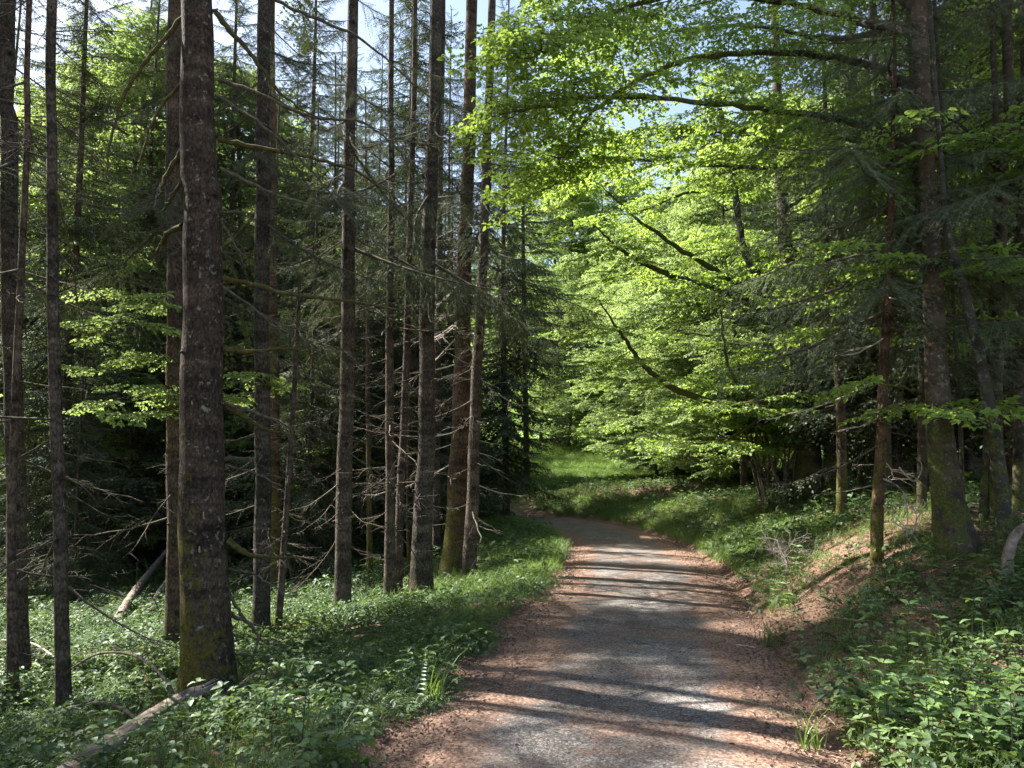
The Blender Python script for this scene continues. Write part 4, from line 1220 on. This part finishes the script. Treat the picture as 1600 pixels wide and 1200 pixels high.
# wooded hill behind the meadow
for i in range(70):
    y = rr.uniform(95, 190); x = rr.uniform(-0.75, 0.55) * y
    if i % 3 == 0:
        place_tree("spruce", "distant spruce on the wooded hillside beyond the meadow", SP, "distant hillside spruces", x, y, BG_TRUNK_SMALL[i % 2], FULL_CROWN[i % 3], rr.uniform(1.5, 2.1))
    else:
        place_tree("broadleaf_tree", "distant pale green tree on the hillside beyond the meadow", "broadleaf tree", "distant hillside broadleaf trees", x, y, DEC[i % 4][0], DEC[i % 4][1], rr.uniform(1.0, 1.6))

# unseen spruces added left of the frame as shade casters for the road
for i, (x, y, s) in enumerate([q for q in [(-9.5, 5.0, 1.0), (-12, 9.5, 1.05), (-8.0, 0.5, 1.0), (-14, 3, 1.0), (-11, 13, .9), (-7.5, 8.5, .9), (-9, 3, .9), (-16, 8, 1)] if blocks(q[0], q[1], 6, 24, 2.4) < 2]):
    print('shade tree', x, y)
    place_tree("spruce", "unseen tall spruce added just outside the frame on the left slope to cast shade", SP, "added shade-casting spruces left of the frame", x, y, BG_TRUNK[i % 4], TALL_CROWN[(i + 1) % 4], s)

# ------------------------------------------------------------------ undergrowth
def herb_proto(seed, leafL=0.05, nl=6, hgt=0.10):
    r = np.random.default_rng(seed); V, F = [], []; n = 0
    lv, lf = leaf6(leafL, leafL * .62, .15, .25)
    for i in range(nl):
        a = i * 2.4 + r.normal(0, .3); z = hgt * (.35 + .65 * (i + 1) / nl) * r.uniform(.8, 1.1); s = r.uniform(.6, 1.25); rad = r.uniform(.01, .05)
        M = (rotz(np.array(a)) @ roty(np.array(r.normal(0.05, .3))) @ rotx(np.array(r.normal(0, .3)))) * s
        V.append(lv @ M.T + [math.cos(a) * rad, math.sin(a) * rad, z]); F.append(lf + n); n += len(lv)
    V.append(np.array([[-.0015, 0, 0], [.0015, 0, 0], [.001, .001, hgt], [-.001, .001, hgt]])); F.append(np.array([[0, 1, 2, 3]]) + n)
    return np.concatenate(V), np.concatenate(F)


def scatter(mb, protos, X, Y, smin, smax, mat=0, dz=0.0, tilt=.12):
    Z = H(X, Y) + dz; n = len(X)
    M = rotz(rng.uniform(0, 6.283, n)) @ rotx(rng.normal(0, tilt, n)) @ roty(rng.normal(0, tilt, n)) * rng.uniform(smin, smax, n)[:, None, None]
    T = np.stack([X, Y, Z], -1); w = rng.integers(0, len(protos), n)
    for k, (v, f) in enumerate(protos):
        q = w == k
        if q.any(): bake(mb, v, f, M[q], T[q], mat)


HERBS = [herb_proto(600 + i, rng.uniform(.04, .065), int(rng.integers(5, 9)), rng.uniform(.06, .17)) for i in range(9)]
def fern_proto(seed, L=.26, nf=5):
    r = np.random.default_rng(seed); V, F = [], []; n = 0
    lv, lf = leaf6(.05, .016, .1, .2); lv = lv[[0, 1, 3, 5]]; lf = np.array([[0, 3, 2, 1]])
    for k in range(nf):
        a = k * 6.28 / nf + r.normal(0, .3); l = L * r.uniform(.6, 1.1); el = r.uniform(.5, 1.0); m = 11
        for i in range(2, m + 1):
            q = i / m; o = np.array([math.cos(a) * l * q * .9, math.sin(a) * l * q * .9, l * (el * q - .75 * el * q * q) + .02]); s = (1.25 - q) * 1.1 * l / .26
            for h in (1, -1):
                M = rotz(np.array(a + h * 1.1)) @ roty(np.array(.25)) * s
                V.append(lv @ M.T + o); F.append(lf + n); n += 4
    return np.concatenate(V), np.concatenate(F)


def trefoil_proto(seed, nl=4, hgt=.14, L=.055):
    r = np.random.default_rng(seed); V, F = [], []; n = 0
    lv, lf = leaf6(L, L * .6, .12, .2)
    for k in range(nl):
        a = k * 2.4 + r.normal(0, .3); rad = r.uniform(.02, .08); z = hgt * r.uniform(.5, 1.1); tl = r.normal(0, .25)
        for h in (-1, 0, 1):
            M = rotz(np.array(a + h * 1.25)) @ roty(np.array(.1 + tl)) @ rotx(np.array(r.normal(0, .2))) * r.uniform(.75, 1.1)
            V.append(lv @ M.T + [math.cos(a) * rad, math.sin(a) * rad, z]); F.append(lf + n); n += len(lv)
        sd_ = np.array([[0, .0012, 0], [0, -.0012, 0], [math.cos(a) * rad, math.sin(a) * rad - .001, z], [math.cos(a) * rad, math.sin(a) * rad + .001, z]])
        V.append(sd_); F.append(np.array([[0, 1, 2, 3]]) + n); n += 4
    return np.concatenate(V), np.concatenate(F)


FERNS = [fern_proto(620 + i, .16 + .04 * i) for i in range(4)]
TREF = [trefoil_proto(630 + i, 3 + i % 3, .07 + .03 * i, .035 + .006 * i) for i in range(5)]
HERB_TALL = [herb_proto(650 + i, rng.uniform(.05, .08), 12, rng.uniform(.18, .32)) for i in range(5)]


def in_view(X, Y, m=0.8):
    return np.abs(X) < Y * 0.70 + m


def region(n, x0, x1, y0, y1):
    X = rng.uniform(x0, x1, n); Y = y0 + (y1 - y0) * rng.uniform(0, 1, n)
    k = in_view(X, Y); return X[k], Y[k]


def patch(X, Y, sc, seed): return 0.5 + 0.5 * vnoise(X * sc, Y * sc, seed)


LOGP = np.array([G(x, y)[:2] for x, y in ((60, 1235), (110, 1210), (160, 1186), (210, 1160), (260, 1134), (325, 1105), (350, 1108), (400, 1105), (430, 1100), (105, 1116), (150, 1122), (190, 1135), (232, 1148))])


def clear_of_log(X, Y, r=.17):
    d = np.min((X[:, None] - LOGP[None, :, 0]) ** 2 + (Y[:, None] - LOGP[None, :, 1] + .08) ** 2, axis=1)
    return d > r * r


def cover(mb, X, Y, keep, big=1.0, seed=0, pale=.0):
    X, Y = X[keep], Y[keep]
    X = X + rng.normal(0, .05, len(X))
    a = patch(X, Y, 1.9, 21 + seed) + rng.normal(0, .22, len(X)); b = patch(X, Y, 1.1, 25 + seed) + rng.normal(0, .25, len(X))
    sp = np.where(a < .38, 0, np.where(a < .62, 1, 2)); sp = np.where((b > .80), 3, sp)
    size = .75 + .5 * patch(X, Y, 2.7, 31 + seed)
    for k, (pr, lo, hi, m) in enumerate([(HERBS, .35, .95, 0), (TREF, .55, 1.25, 0), (TREF, .5, 1.1, 1), (FERNS, .55, 1.2, 0)]):
        for q0, q1, f in ((0, .85, .8), (.85, 1.05, 1.0), (1.05, 2, 1.2)):
            q = (sp == k) & (size >= q0) & (size < q1)
            if q.any(): scatter(mb, pr, X[q], Y[q], lo * f * big, hi * f * big, m, tilt=.3)


mb = MB()
# left slope, dense
X, Y = region(70000, -13, 1.2, 3.0, 17); S_ = road_side(X, Y)
keep = (S_ < -HALF + 0.12 - 0.55 * patch(X, Y, 2.3, 4)) & (rng.uniform(0, 1, len(X)) < np.clip(0.02 + 1.25 * patch(X, Y, 1.3, 7), 0, 1)) & (rng.uniform(0, 1, len(X)) < np.clip(1.25 - Y / 20, .3, 1)) & clear_of_log(X, Y)
cover(mb, X, Y, keep)
X, Y = region(5000, -13, 1.2, 3.0, 20); S_ = road_side(X, Y)
keep = (S_ < -HALF - 0.45 - 0.4 * patch(X, Y, 2.3, 4)) & (patch(X, Y, 1.4, 9) > .45) & clear_of_log(X, Y, .3)
scatter(mb, HERB_TALL, X[keep], Y[keep], .5, 1.1)
X, Y = region(20000, -20, 1.2, 14, 32); S_ = road_side(X, Y)
cover(mb, X, Y, S_ < -HALF - 0.3, 1.5, 3)
tag(link("undergrowth", mb.mesh("undergrowth", [M_HERB, M_HERB2])), "dense low green herbs covering the slope left of the road", "undergrowth", kind="stuff")
mb = MB()
# right bank, patchy with litter showing
X, Y = region(30000, 1.2, 11, 2.4, 16); S_ = road_side(X, Y)
pp = patch(X, Y, 1.5, 11)
keep = (S_ > HALF - .1 + 0.45 * patch(X, Y, 2.1, 6)) & (rng.uniform(0, 1, len(X)) < np.clip(1.0 * pp + 0.15 - 0.24 * np.maximum(Y - 5.8, 0), 0.14, 1))
cover(mb, X, Y, keep, 1.0, 5)
X, Y = region(1500, 1.2, 9, 2.4, 8); S_ = road_side(X, Y)
keep = (S_ > HALF + 0.6) & (patch(X, Y, 1.1, 12) > .4)
scatter(mb, HERB_TALL, X[keep], Y[keep], .5, 1.0)
X, Y = region(22000, 1.0, 22, 12, 36); S_ = road_side(X, Y)
keep = (S_ > HALF + 0.15 + .3 * patch(X, Y, 2, 3)) & (S_ < 9)
cover(mb, X, Y, keep, 1.5, 7)
tag(link("undergrowth", mb.mesh("undergrowth", [M_HERB, M_HERB2])), "patchy low herbs over brown leaf litter on the right bank", "undergrowth", kind="stuff")
# fine fallen twigs
mb = MB()
X = rng.uniform(-6, 8, 1500); Y = rng.uniform(3, 14, 1500); S_ = np.abs(road_side(X, Y)); k_ = (S_ > HALF - .45); X, Y = X[k_], Y[k_]; Z = H(X, Y)
for x, y, z in zip(X, Y, Z):
    a = rng.uniform(0, 6.28); l = rng.uniform(.06, .35); d_ = np.array([math.cos(a), math.sin(a), rng.normal(0, .06)]) * l
    o = np.array([x, y, z + .02]); tube(mb, [o, o + d_ * .5 + rng.normal(0, .012, 3), o + d_], [.004, .0035, .002], 4, mat=int(rng.random() < .3), cap=False)
tag(link("fallen_twigs", mb.mesh("fallen_twigs", [M_DEAD, M_PALE])), "fine dead twigs strewn over litter and herbs", "twigs", kind="stuff")


# grass
def blade_tuft(seed, nb=14, L=.28, w=.004, spread=.05):
    r = np.random.default_rng(seed); V, F = [], []; n = 0
    for i in range(nb):
        a = r.uniform(0, 6.28); l = L * r.uniform(.5, 1.1); lean = r.uniform(.3, 1.15); m = 5; t = np.linspace(0, 1, m)
        o = r.normal(0, spread, 3) * [1, 1, 0]
        c = o + np.stack([np.cos(a) * l * lean * t ** 1.8, np.sin(a) * l * lean * t ** 1.8, l * (t - .35 * lean * t ** 2.5)], -1)
        sd2 = np.array([-math.sin(a), math.cos(a), 0]) * w; ww = (1 - t ** 1.5)[:, None]
        V.append(np.vstack([c - sd2 * ww, c + sd2 * ww])); F.append(np.array([[q, q + 1, m + q + 1, m + q] for q in range(m - 1)]) + n); n += 2 * m
    return np.concatenate(V), np.concatenate(F)


GR = [blade_tuft(700 + i) for i in range(6)]
mb = MB()
X, Y = region(15000, -6, 2.2, 10.5, 30); S_ = road_side(X, Y)
keep = (S_ < -HALF - .05) & (S_ > -4.2) & (rng.uniform(0, 1, len(X)) < np.clip((Y - 10) / 4, 0, 1))
scatter(mb, GR, X[keep], Y[keep], .7, 1.3)
X, Y = region(9000, 1, 8, 12, 34); S_ = road_side(X, Y)
keep = (S_ > HALF + .1) & (S_ < 3.2)
scatter(mb, GR, X[keep], Y[keep], .7, 1.25)
X, Y = region(5200, -8, 6, 3, 13); S_ = np.abs(road_side(X, Y))
keep = (S_ > HALF + .2) & (S_ < 7) & (patch(X, Y, 1.7, 44) > .42)
scatter(mb, GR, X[keep], Y[keep], .5, .9)
X = rng.uniform(-12, 14, 24000); Y = rng.uniform(33, 60, 24000); S_ = road_side(X, Y)
keep = np.abs(S_) > HALF
scatter(mb, GR, X[keep], Y[keep], 1.2, 2.0)
tag(link("grass", mb.mesh("grass", M_GRASS)), "bright green grass on the verges and the meadow at the bend", "grass", kind="stuff")

# leaf litter flakes
mb = MB()
lv, lf = leaf6(.025, .017, .35, .3)
fl = [(lv, lf), (lv * [.7, .9, 1.6], lf), (lv * [1.3, .5, 1], lf)]
X = rng.uniform(-3, 7.5, 90000); Y = 2.6 + rng.uniform(0, 1, 90000) ** 1.3 * 17; S_ = road_side(X, Y)
edge = np.abs(np.abs(S_) - HALF)
pr = np.where(np.abs(S_) < HALF + .1, np.clip(1.1 - edge * 2.4, .02, 1), np.where(S_ > 0, np.clip(1.1 - edge * .22, .25, 1), np.clip(1.1 - edge * 1.2, .05, 1)))
keep = (rng.uniform(0, 1, len(X)) < pr) & in_view(X, Y)
scatter(mb, fl, X[keep], Y[keep], .5, 1.25, dz=.012, tilt=.35)
tag(link("leaf_litter", mb.mesh("leaf_litter", M_LITTER)), "reddish brown dry leaves and scales along the road edges", "leaf litter", kind="stuff")


# loose stones on the track
mb = MB(); X = rng.uniform(-1.5, 4.5, 5200); Y = 3 + rng.uniform(0, 1, 5200) ** 1.4 * 16; S_ = np.abs(road_side(X, Y)); k_ = S_ < HALF + .25; X, Y, S_ = X[k_], Y[k_], S_[k_]
pv = np.array([[1, 0, 0], [0, 1, 0], [-1, 0, 0], [0, -1, 0], [0, 0, .8], [0, 0, -.5]], float); pf = np.array([[0, 1, 4], [1, 2, 4], [2, 3, 4], [3, 0, 4]])
protos_ = [(pv * [1, rng.uniform(.5, 1), rng.uniform(.5, .9)] * .006 + rng.normal(0, .001, pv.shape), pf) for _ in range(6)]
scatter(mb, protos_, X, Y, .4, 1.7, dz=.018, tilt=.4)
tag(link("gravel", mb.mesh("gravel", plain_noise_mat("gravel_stone", (0.16, 0.14, 0.12), (0.45, 0.42, 0.38), 3))), "loose grit and small stones on the worn track", "gravel", kind="stuff")


# larger plants, each on its own
def plant_mesh(seed, pairs=4, hgt=.35, L=.11):
    r = np.random.default_rng(seed); mb = MB()
    n = 8; t = np.linspace(0, 1, n); st = np.stack([.05 * t ** 2 * r.normal(0, 1), .05 * t ** 2 * r.normal(0, 1), hgt * t], -1)
    tube(mb, st, np.linspace(.004, .002, n), 4, mat=1)
    v, f = leafbig(L, L * .58)
    for k in range(pairs):
        z = (k + 1) / pairs; o = np.array([np.interp(z, t, st[:, q]) for q in range(3)]); s = (1.15 - .45 * z) * r.uniform(.85, 1.15)
        for h in (0, 1) if k < pairs - 1 else (0, 1, 2, 3):
            a = k * 1.57 + h * math.pi * (1 if k < pairs - 1 else .5) + r.normal(0, .2)
            M = (rotz(np.array(a)) @ roty(np.array(r.normal(-.25, .22))) @ rotx(np.array(r.normal(0, .2)))) * s * r.uniform(.85, 1.1)
            mb.add(v @ M.T + o + [math.cos(a) * .012, math.sin(a) * .012, 0], f, 0)
    return mb


def split_mesh(mb0, idx, name, mats):
    m2 = MB()
    offs = np.cumsum([0] + [len(x) for x in mb0.v])[:-1]
    for v, f, m, o in zip(mb0.v, mb0.f, mb0.m, offs):
        if m[0] == idx: m2.add(v, f - o if f.min() >= o else f, 0)
    return m2.mesh(name, mats, idx == 1)


PLANTS = []
for i in range(7):
    p_ = plant_mesh(800 + i, 3 + i % 3, .16 + .045 * i, .095 + .008 * (i % 4))
    PLANTS.append((split_mesh(p_, 0, "leaves", M_BIGL), split_mesh(p_, 1, "stem", M_TWIG)))


def put_plant(px, py, k, s, label, group):
    g = G(px, py); t = thing("leafy_plant", label, "plant", g, group, random.uniform(0, 6.28), s)
    link("leaves", PLANTS[k][0], t); link("stem", PLANTS[k][1], t)


r5 = random.Random(11)
for (cx, cy_, sx, sy, n, lb, gr, s0, s1) in [
        (480, 1150, 55, 40, 16, "broad-leaved plant in the clump left of the road at the photo's bottom", "broad-leaved plants by the road's left edge", .8, 1.15),
        (330, 1185, 110, 25, 10, "blue-green leafy plant low among herbs beside the log", "leafy plants beside the log", .6, 1.0),
        (1470, 1160, 110, 40, 62, "sunlit lime leafy plant in the bottom corner of the bank", "sunlit plants in the bank's corner", .7, 1.1),
        (1390, 1050, 130, 35, 26, "shaded leafy plant on the bank right of the road", "shaded plants on the bank", .6, 1.0),
        (800, 1000, 45, 30, 5, "leafy plant on the verge where herbs meet the brown litter", "leafy plants on the left verge", .7, 1.0),
        (600, 1060, 80, 40, 18, "leafy green plant rising from the herbs left of the road", "leafy plants among the left herbs", .6, 1.0),
        (1200, 900, 50, 35, 16, "pale sunlit plant at the bank's foot by the bleached dead shrub", "plants by the dead shrub", .6, 1.0),
        (1400, 900, 100, 22, 18, "small sunlit plant around the young spruce's foot", "small plants round the young spruce", .5, .8),
        (130, 1080, 100, 50, 16, "leafy plant in dappled light between the left trunks", "leafy plants between the left trunks", .7, 1.1)]:
    for i in range(n):
        x = min(max(r5.gauss(cx, sx), 5), 1595); y = min(r5.gauss(cy_, sy), 1215)
        g = G(x, y)
        if abs(float(road_side(g[0], g[1])[0])) < HALF + .15: continue
        put_plant(x, y, r5.randrange(7), r5.uniform(s0, s1), lb, gr)
# distinct grass tufts
for i, (x, y, s, lb) in enumerate([(672, 1105, 1.3, "tall pale grass tuft at the left litter edge, bent over"), (455, 1075, 1.1, "fine dark green grass tuft behind the broad-leaved clump"),
                                    (520, 1180, 1.0, "grass tuft right of the broad-leaved clump"), (1200, 1005, 1.0, "spiky grass tuft where the bank meets the road litter"),
                                    (1262, 1172, 1.1, "arching grass blades at the lower road edge on the right"), (1385, 1110, 1.1, "arching grass tuft between shaded and sunlit plants")]):
    g = G(x, y); v, f = blade_tuft(900 + i, 22, .36, .0045, .03); mb = MB(); mb.add(v, f)
    o = tag(link("grass_tuft", mb.mesh("grass_tuft", M_GRASS), None, g), lb, "grass tuft"); o.scale = (s, s, s)

# ------------------------------------------------------------------ fallen wood
def ground_pole(name, label, cat, pix, r0, r1, mat, lift=0.02, seg=10, twigs=0, rough=.06, group=None, end=False, parts=None):
    pts = []
    for q in pix:
        g = G(q[0], q[1]); g[2] += (q[2] if len(q) > 2 else lift); pts.append(g)
    pts = np.array(pts); loc = pts[0].copy(); c = catmull(pts, len(pts) * 7) - loc
    mb = MB(); tube(mb, c, np.linspace(r0, r1, len(c)), seg, rough)
    r = np.random.default_rng(int(pix[0][0]) + 5)
    for _ in range(twigs):
        q = int(r.uniform(.15, .95) * (len(c) - 2)); o = c[q]; dv = r.normal(0, 1, 3); dv[2] = abs(dv[2]) * .7; dv /= np.linalg.norm(dv); l = r.uniform(.15, .5)
        tube(mb, catmull(np.array([o, o + dv * l * .5 + r.normal(0, .02, 3), o + dv * l]), 5), np.linspace(.006, .002, 5), 4, cap=False)
    o = link(name, mb.mesh(name, mat, True), None, loc)
    return tag(o, label, cat, group)


# big broken log, lower left
lp = [G(60, 1262), G(190, 1178), G(270, 1128), G(325, 1105)]
for p_, z in zip(lp, (.05, .10, .13, .15)): p_[2] += z
lloc = lp[0]; log = thing("broken_log", "weathered broken log lying across the lower left, pale top lit by sun", "log", lloc)
c = catmull(np.array(lp), 40) - lloc
aa = np.linspace(0, 2 * math.pi, 18, endpoint=False)
mb = MB(); seg = 18
T = np.gradient(c, axis=0); T /= np.linalg.norm(T, axis=1)[:, None]
Nn = np.cross(T, [0, 0, 1]); Nn /= np.linalg.norm(Nn, axis=1)[:, None]; Bn = np.cross(Nn, T)
V = []
phs = rng.uniform(0, 6.28, 18)
for i in range(40):
    rr_ = np.interp(i, [0, 39], [.084, .066]) * (1 + .10 * np.sin(7 * aa + .05 * i + 1) * .5 + .06 * np.sin(3 * aa + 2) + rng.normal(0, .018, seg))
    sh = np.zeros(seg)
    if i > 33: sh = (i - 33) * .012 * np.sin(3 * aa + 1); rr_ = rr_ * (1 - .05 * (i - 33))
    V.append(c[i] + Nn[i] * (rr_ * np.cos(aa))[:, None] + Bn[i] * (rr_ * np.sin(aa))[:, None] + T[i] * sh[:, None])
V = np.array(V).reshape(-1, 3); i = np.arange(39)[:, None] * seg; j = np.arange(seg)[None, :]; j2 = (j + 1) % seg
mb.add(V, np.stack([i + j, i + j2, i + seg + j2, i + seg + j], -1).reshape(-1, 4))
mb.add(np.vstack([V[-seg:], V[-seg:].mean(0) - T[-1] * .05]), [[q, (q + 1) % seg, seg] for q in range(seg)])
LA = math.atan2(c[-1][1] - c[0][1], c[-1][0] - c[0][0])
M_GRAIN = M_LOG.copy(); M_GRAIN.name = "log_wood_grain"
for n_ in M_GRAIN.node_tree.nodes:
    if n_.type == 'MAPPING':
        n_.vector_type = 'TEXTURE'; n_.inputs["Rotation"].default_value = (0, 0, LA); n_.inputs["Scale"].default_value = (2.5, .22, .22)
link("bole", mb.mesh("bole", M_GRAIN, True), log)
for k in range(9):
    mb = MB(); a = k / 9 * 6.28; o = c[-1] + Nn[-1] * .045 * math.cos(a) + Bn[-1] * .045 * math.sin(a) - T[-1] * .05
    tube(mb, [o, o + T[-1] * rng.uniform(.06, .16) + rng.normal(0, .008, 3)], [.012, .002], 4); link("splinter", mb.mesh("splinter", M_PINKW), log)

ground_pole("fallen_branch", "curved bare branch lying in herbs behind the broken log", "branch", [(105, 1116, .05), (150, 1120, .12), (190, 1130, .12), (232, 1148, .02)], .020, .016, M_DEAD)
ground_pole("fallen_branch", "long thin arched branch leaning down to the thick mossy trunk's foot", "branch", [(104, 1085, .25), (150, 1085, .42), (205, 1090, .42), (250, 1105, .28), (285, 1118, .02)], .010, .020, M_DEAD, twigs=7)
ground_pole("fallen_branch", "short dark branch propped left of the thick mossy trunk", "branch", [(255, 1126, .02), (236, 1105, .16), (218, 1090, .30)], .018, .012, M_MOSSBR)
ground_pole("fallen_branch", "pale thin branch sloping down behind the reddish flaky trunk", "branch", [(0, 1040, .35), (50, 1040, .30), (100, 1060, .15), (140, 1075, .02)], .012, .010, M_PALE, twigs=6)
ground_pole("fallen_branch", "dark bough lying from the thick mossy trunk's foot towards the herbs", "branch", [(338, 1104, .06), (375, 1092, .10), (410, 1085, .08), (445, 1088, .02)], .030, .012, M_DEAD, twigs=5)
ground_pole("fallen_log", "pale fallen trunk sloping up into dark brush left of the half hidden trunk", "log", [(180, 978, .02), (205, 950, .25), (235, 925, .55), (262, 905, .85)], .10, .05, M_LOG, twigs=10)
ground_pole("fallen_log", "thinner fallen trunk lying behind the pale sloping one", "log", [(232, 962, .05), (250, 940, .25), (285, 910, .6)], .06, .04, M_LOG, twigs=8)
ground_pole("fallen_branch", "dark log end in sunlit herbs between the knotty and black slim trunks", "log", [(560, 962, .05), (580, 955, .07), (598, 945, .12)], .055, .045, M_DEAD)
ground_pole("fallen_branch", "mossy fallen bough right of the bending dark stem", "branch", [(438, 940, .05), (460, 948, .10), (478, 950, .05)], .05, .02, M_MOSSBR)
for i in range(16):
    x, y = random.gauss(385, 32), random.gauss(1108, 14); a = random.uniform(-.9, .3); l = random.uniform(30, 80)
    ground_pole("fallen_stick", "dead stick in the brush pile right of the thick mossy trunk's foot", "stick", [(x, y, .03), (x + l * .5, y + a * l * .25, random.uniform(.05, .14)), (x + l, y + a * l * .5, random.uniform(.02, .1))],
                random.uniform(.008, .02), .006, M_DEAD if i % 3 else M_PINKW, group="sticks of the brush pile", seg=6)
for i in range(22):
    x, y = random.gauss(240, 45), random.gauss(945, 22); d = G(x, y)[1]
    q = P(x, y, d); mb = MB(); e = q + np.array([random.gauss(0, .7), random.gauss(0, .5), random.uniform(.1, 1.0)])
    q[2] = hz(q[0], q[1]); tube(mb, catmull(np.array([q, (q + e) / 2 + rng.normal(0, .08, 3), e]) - q, 8), np.linspace(.012, .004, 8), 5)
    tag(link("fallen_stick", mb.mesh("fallen_stick", M_DEAD, True), None, q), "dead stick sprawling round the fallen trunks in the left shade", "stick", "sticks round the fallen trunks")

# bent stick standing at the right edge
g = G(1578, 912); mb = MB(); pts = np.array([g, P(1574, 880, g[1]), P(1580, 850, g[1]), P(1590, 832, g[1]), P(1603, 822, g[1])]) - g
tube(mb, catmull(pts, 16), np.linspace(.055, .035, 16), 9, .05)
tag(link("bent_branch", mb.mesh("bent_branch", M_OLDW, True), None, g), "bare curved branch standing from the bank at the right frame edge", "branch")

# pale bowed dead twigs right of the young spruce
g = G(1452, 868); dt = thing("dead_twig_spray", "bleached drooping dead twigs right of the thin young spruce", "dead branch", g)
for pp in ([(1380, 748), (1405, 762), (1425, 790), (1432, 812), (1420, 845)], [(1380, 790), (1400, 810), (1430, 840), (1448, 870)], [(1432, 812), (1428, 830), (1416, 835)],
           [(1432, 812), (1445, 790), (1442, 780)], [(1405, 730), (1415, 742), (1428, 752), (1438, 740), (1440, 725), (1430, 715)], [(1395, 815), (1425, 835), (1440, 862)], [(1412, 770), (1418, 800), (1416, 835)]):
    pts = catmull(np.array([P(x, y, yloc[1] - .15) for x, y in pp]), 14) - g; mb = MB(); tube(mb, pts, np.linspace(.009, .004, 14), 5, .1)
    link("twig", mb.mesh("twig", M_PALE, True), dt)

# bleached dead shrub on the mound's left
g = G(1230, 900); ds = thing("dead_shrub", "bleached dead shrub with fine forked twigs on the mound beside the road", "shrub", g)
mbs = MB()
def fork(o, d, l, r_, lev, mb):
    m = 5; tt = np.linspace(0, 1, m)[:, None]; e = d + rng.normal(0, .25, 3); e /= np.linalg.norm(e)
    pts = o + (d * (1 - tt) + e * tt) * l * tt; tube(mb, pts, np.linspace(r_, r_ * .6, m), 4, cap=False)
    if lev > 0:
        for _ in range(3):
            nd = e + rng.normal(0, .55, 3); nd /= np.linalg.norm(nd); fork(pts[rng.integers(2, 5)], nd, l * rng.uniform(.5, .85), r_ * .6, lev - 1, mb)
for (tx, ty) in ((1205, 835), (1235, 830), (1180, 860), (1200, 800), (1240, 860)):
    q = P(tx, ty, g[1]) - g; L_ = np.linalg.norm(q); mb = MB(); fork(np.zeros(3), q / L_, L_ * .55, .007, 4, mb)
    link("stem", mb.mesh("stem", M_PALE, True), ds)

# mossy stones and cushions
def lump(name, label, cat, px, py, s, mat, seed, sink=.3):
    g = G(px, py); r = np.random.default_rng(seed); nu, nv = 20, 12; V = []
    for i in range(nv + 1):
        th = math.pi * i / nv
        for j in range(nu):
            ph = 2 * math.pi * j / nu; d = np.array([math.sin(th) * math.cos(ph), math.sin(th) * math.sin(ph), math.cos(th)])
            k = 1 + .18 * math.sin(3 * d[0] * 2 + seed) * math.cos(2.7 * d[1] * 2 - seed) + .1 * math.sin(7 * d[2] + 4 * d[0] + seed) + r.normal(0, .03)
            V.append(d * k * np.array(s))
    F = [[i * nu + j, (i + 1) * nu + j, (i + 1) * nu + (j + 1) % nu, i * nu + (j + 1) % nu] for i in range(nv) for j in range(nu)]
    mb = MB(); mb.add(np.array(V), F); g[2] += s[2] * sink
    tag(link(name, mb.mesh(name, mat, True), None, g), label, cat)


lump("mossy_stone", "yellowish mossy stone beside the broken log, right one of two", "stone", 208, 1160, (.07, .06, .06), M_STONEMOSS, 1)
lump("mossy_stone", "small yellowish stone left of its bigger neighbour by the broken log", "stone", 176, 1172, (.05, .05, .05), M_STONEMOSS, 2)
lump("moss_cushion", "yellow-green moss mound in sun left of the straight knotty trunk", "moss", 498, 922, (.30, .2, .10), M_MOSS, 3)
lump("tree_stump", "moss-covered stump behind the pale thin stem", "stump", 585, 893, (.22, .2, .30), M_MOSS, 4)
lump("moss_cushion", "round green moss cushion right of the broad-leaved clump's log end", "moss", 410, 1160, (.09, .08, .05), M_MOSS, 5)
lump("mossy_stone", "mossy hump on the slope left of the thick trunk's foot", "stone", 238, 1092, (.13, .11, .10), M_MOSS, 6)
for i in range(9):
    x, y = random.gauss(575, 12), random.gauss(915, 5); g = G(x, y); mb = MB(); e = np.array([random.gauss(.12, .1), random.gauss(0, .1), random.uniform(.02, .12)])
    tube(mb, np.array([[0, 0, .02], e]), [.02, .012], 6); tag(link("wood_piece", mb.mesh("wood_piece", M_PINKW, True), None, g + [0, 0, .02 * (i % 4)]), "reddish rotten wood piece beside the mossy stump", "wood", "rotten wood pieces by the stump")
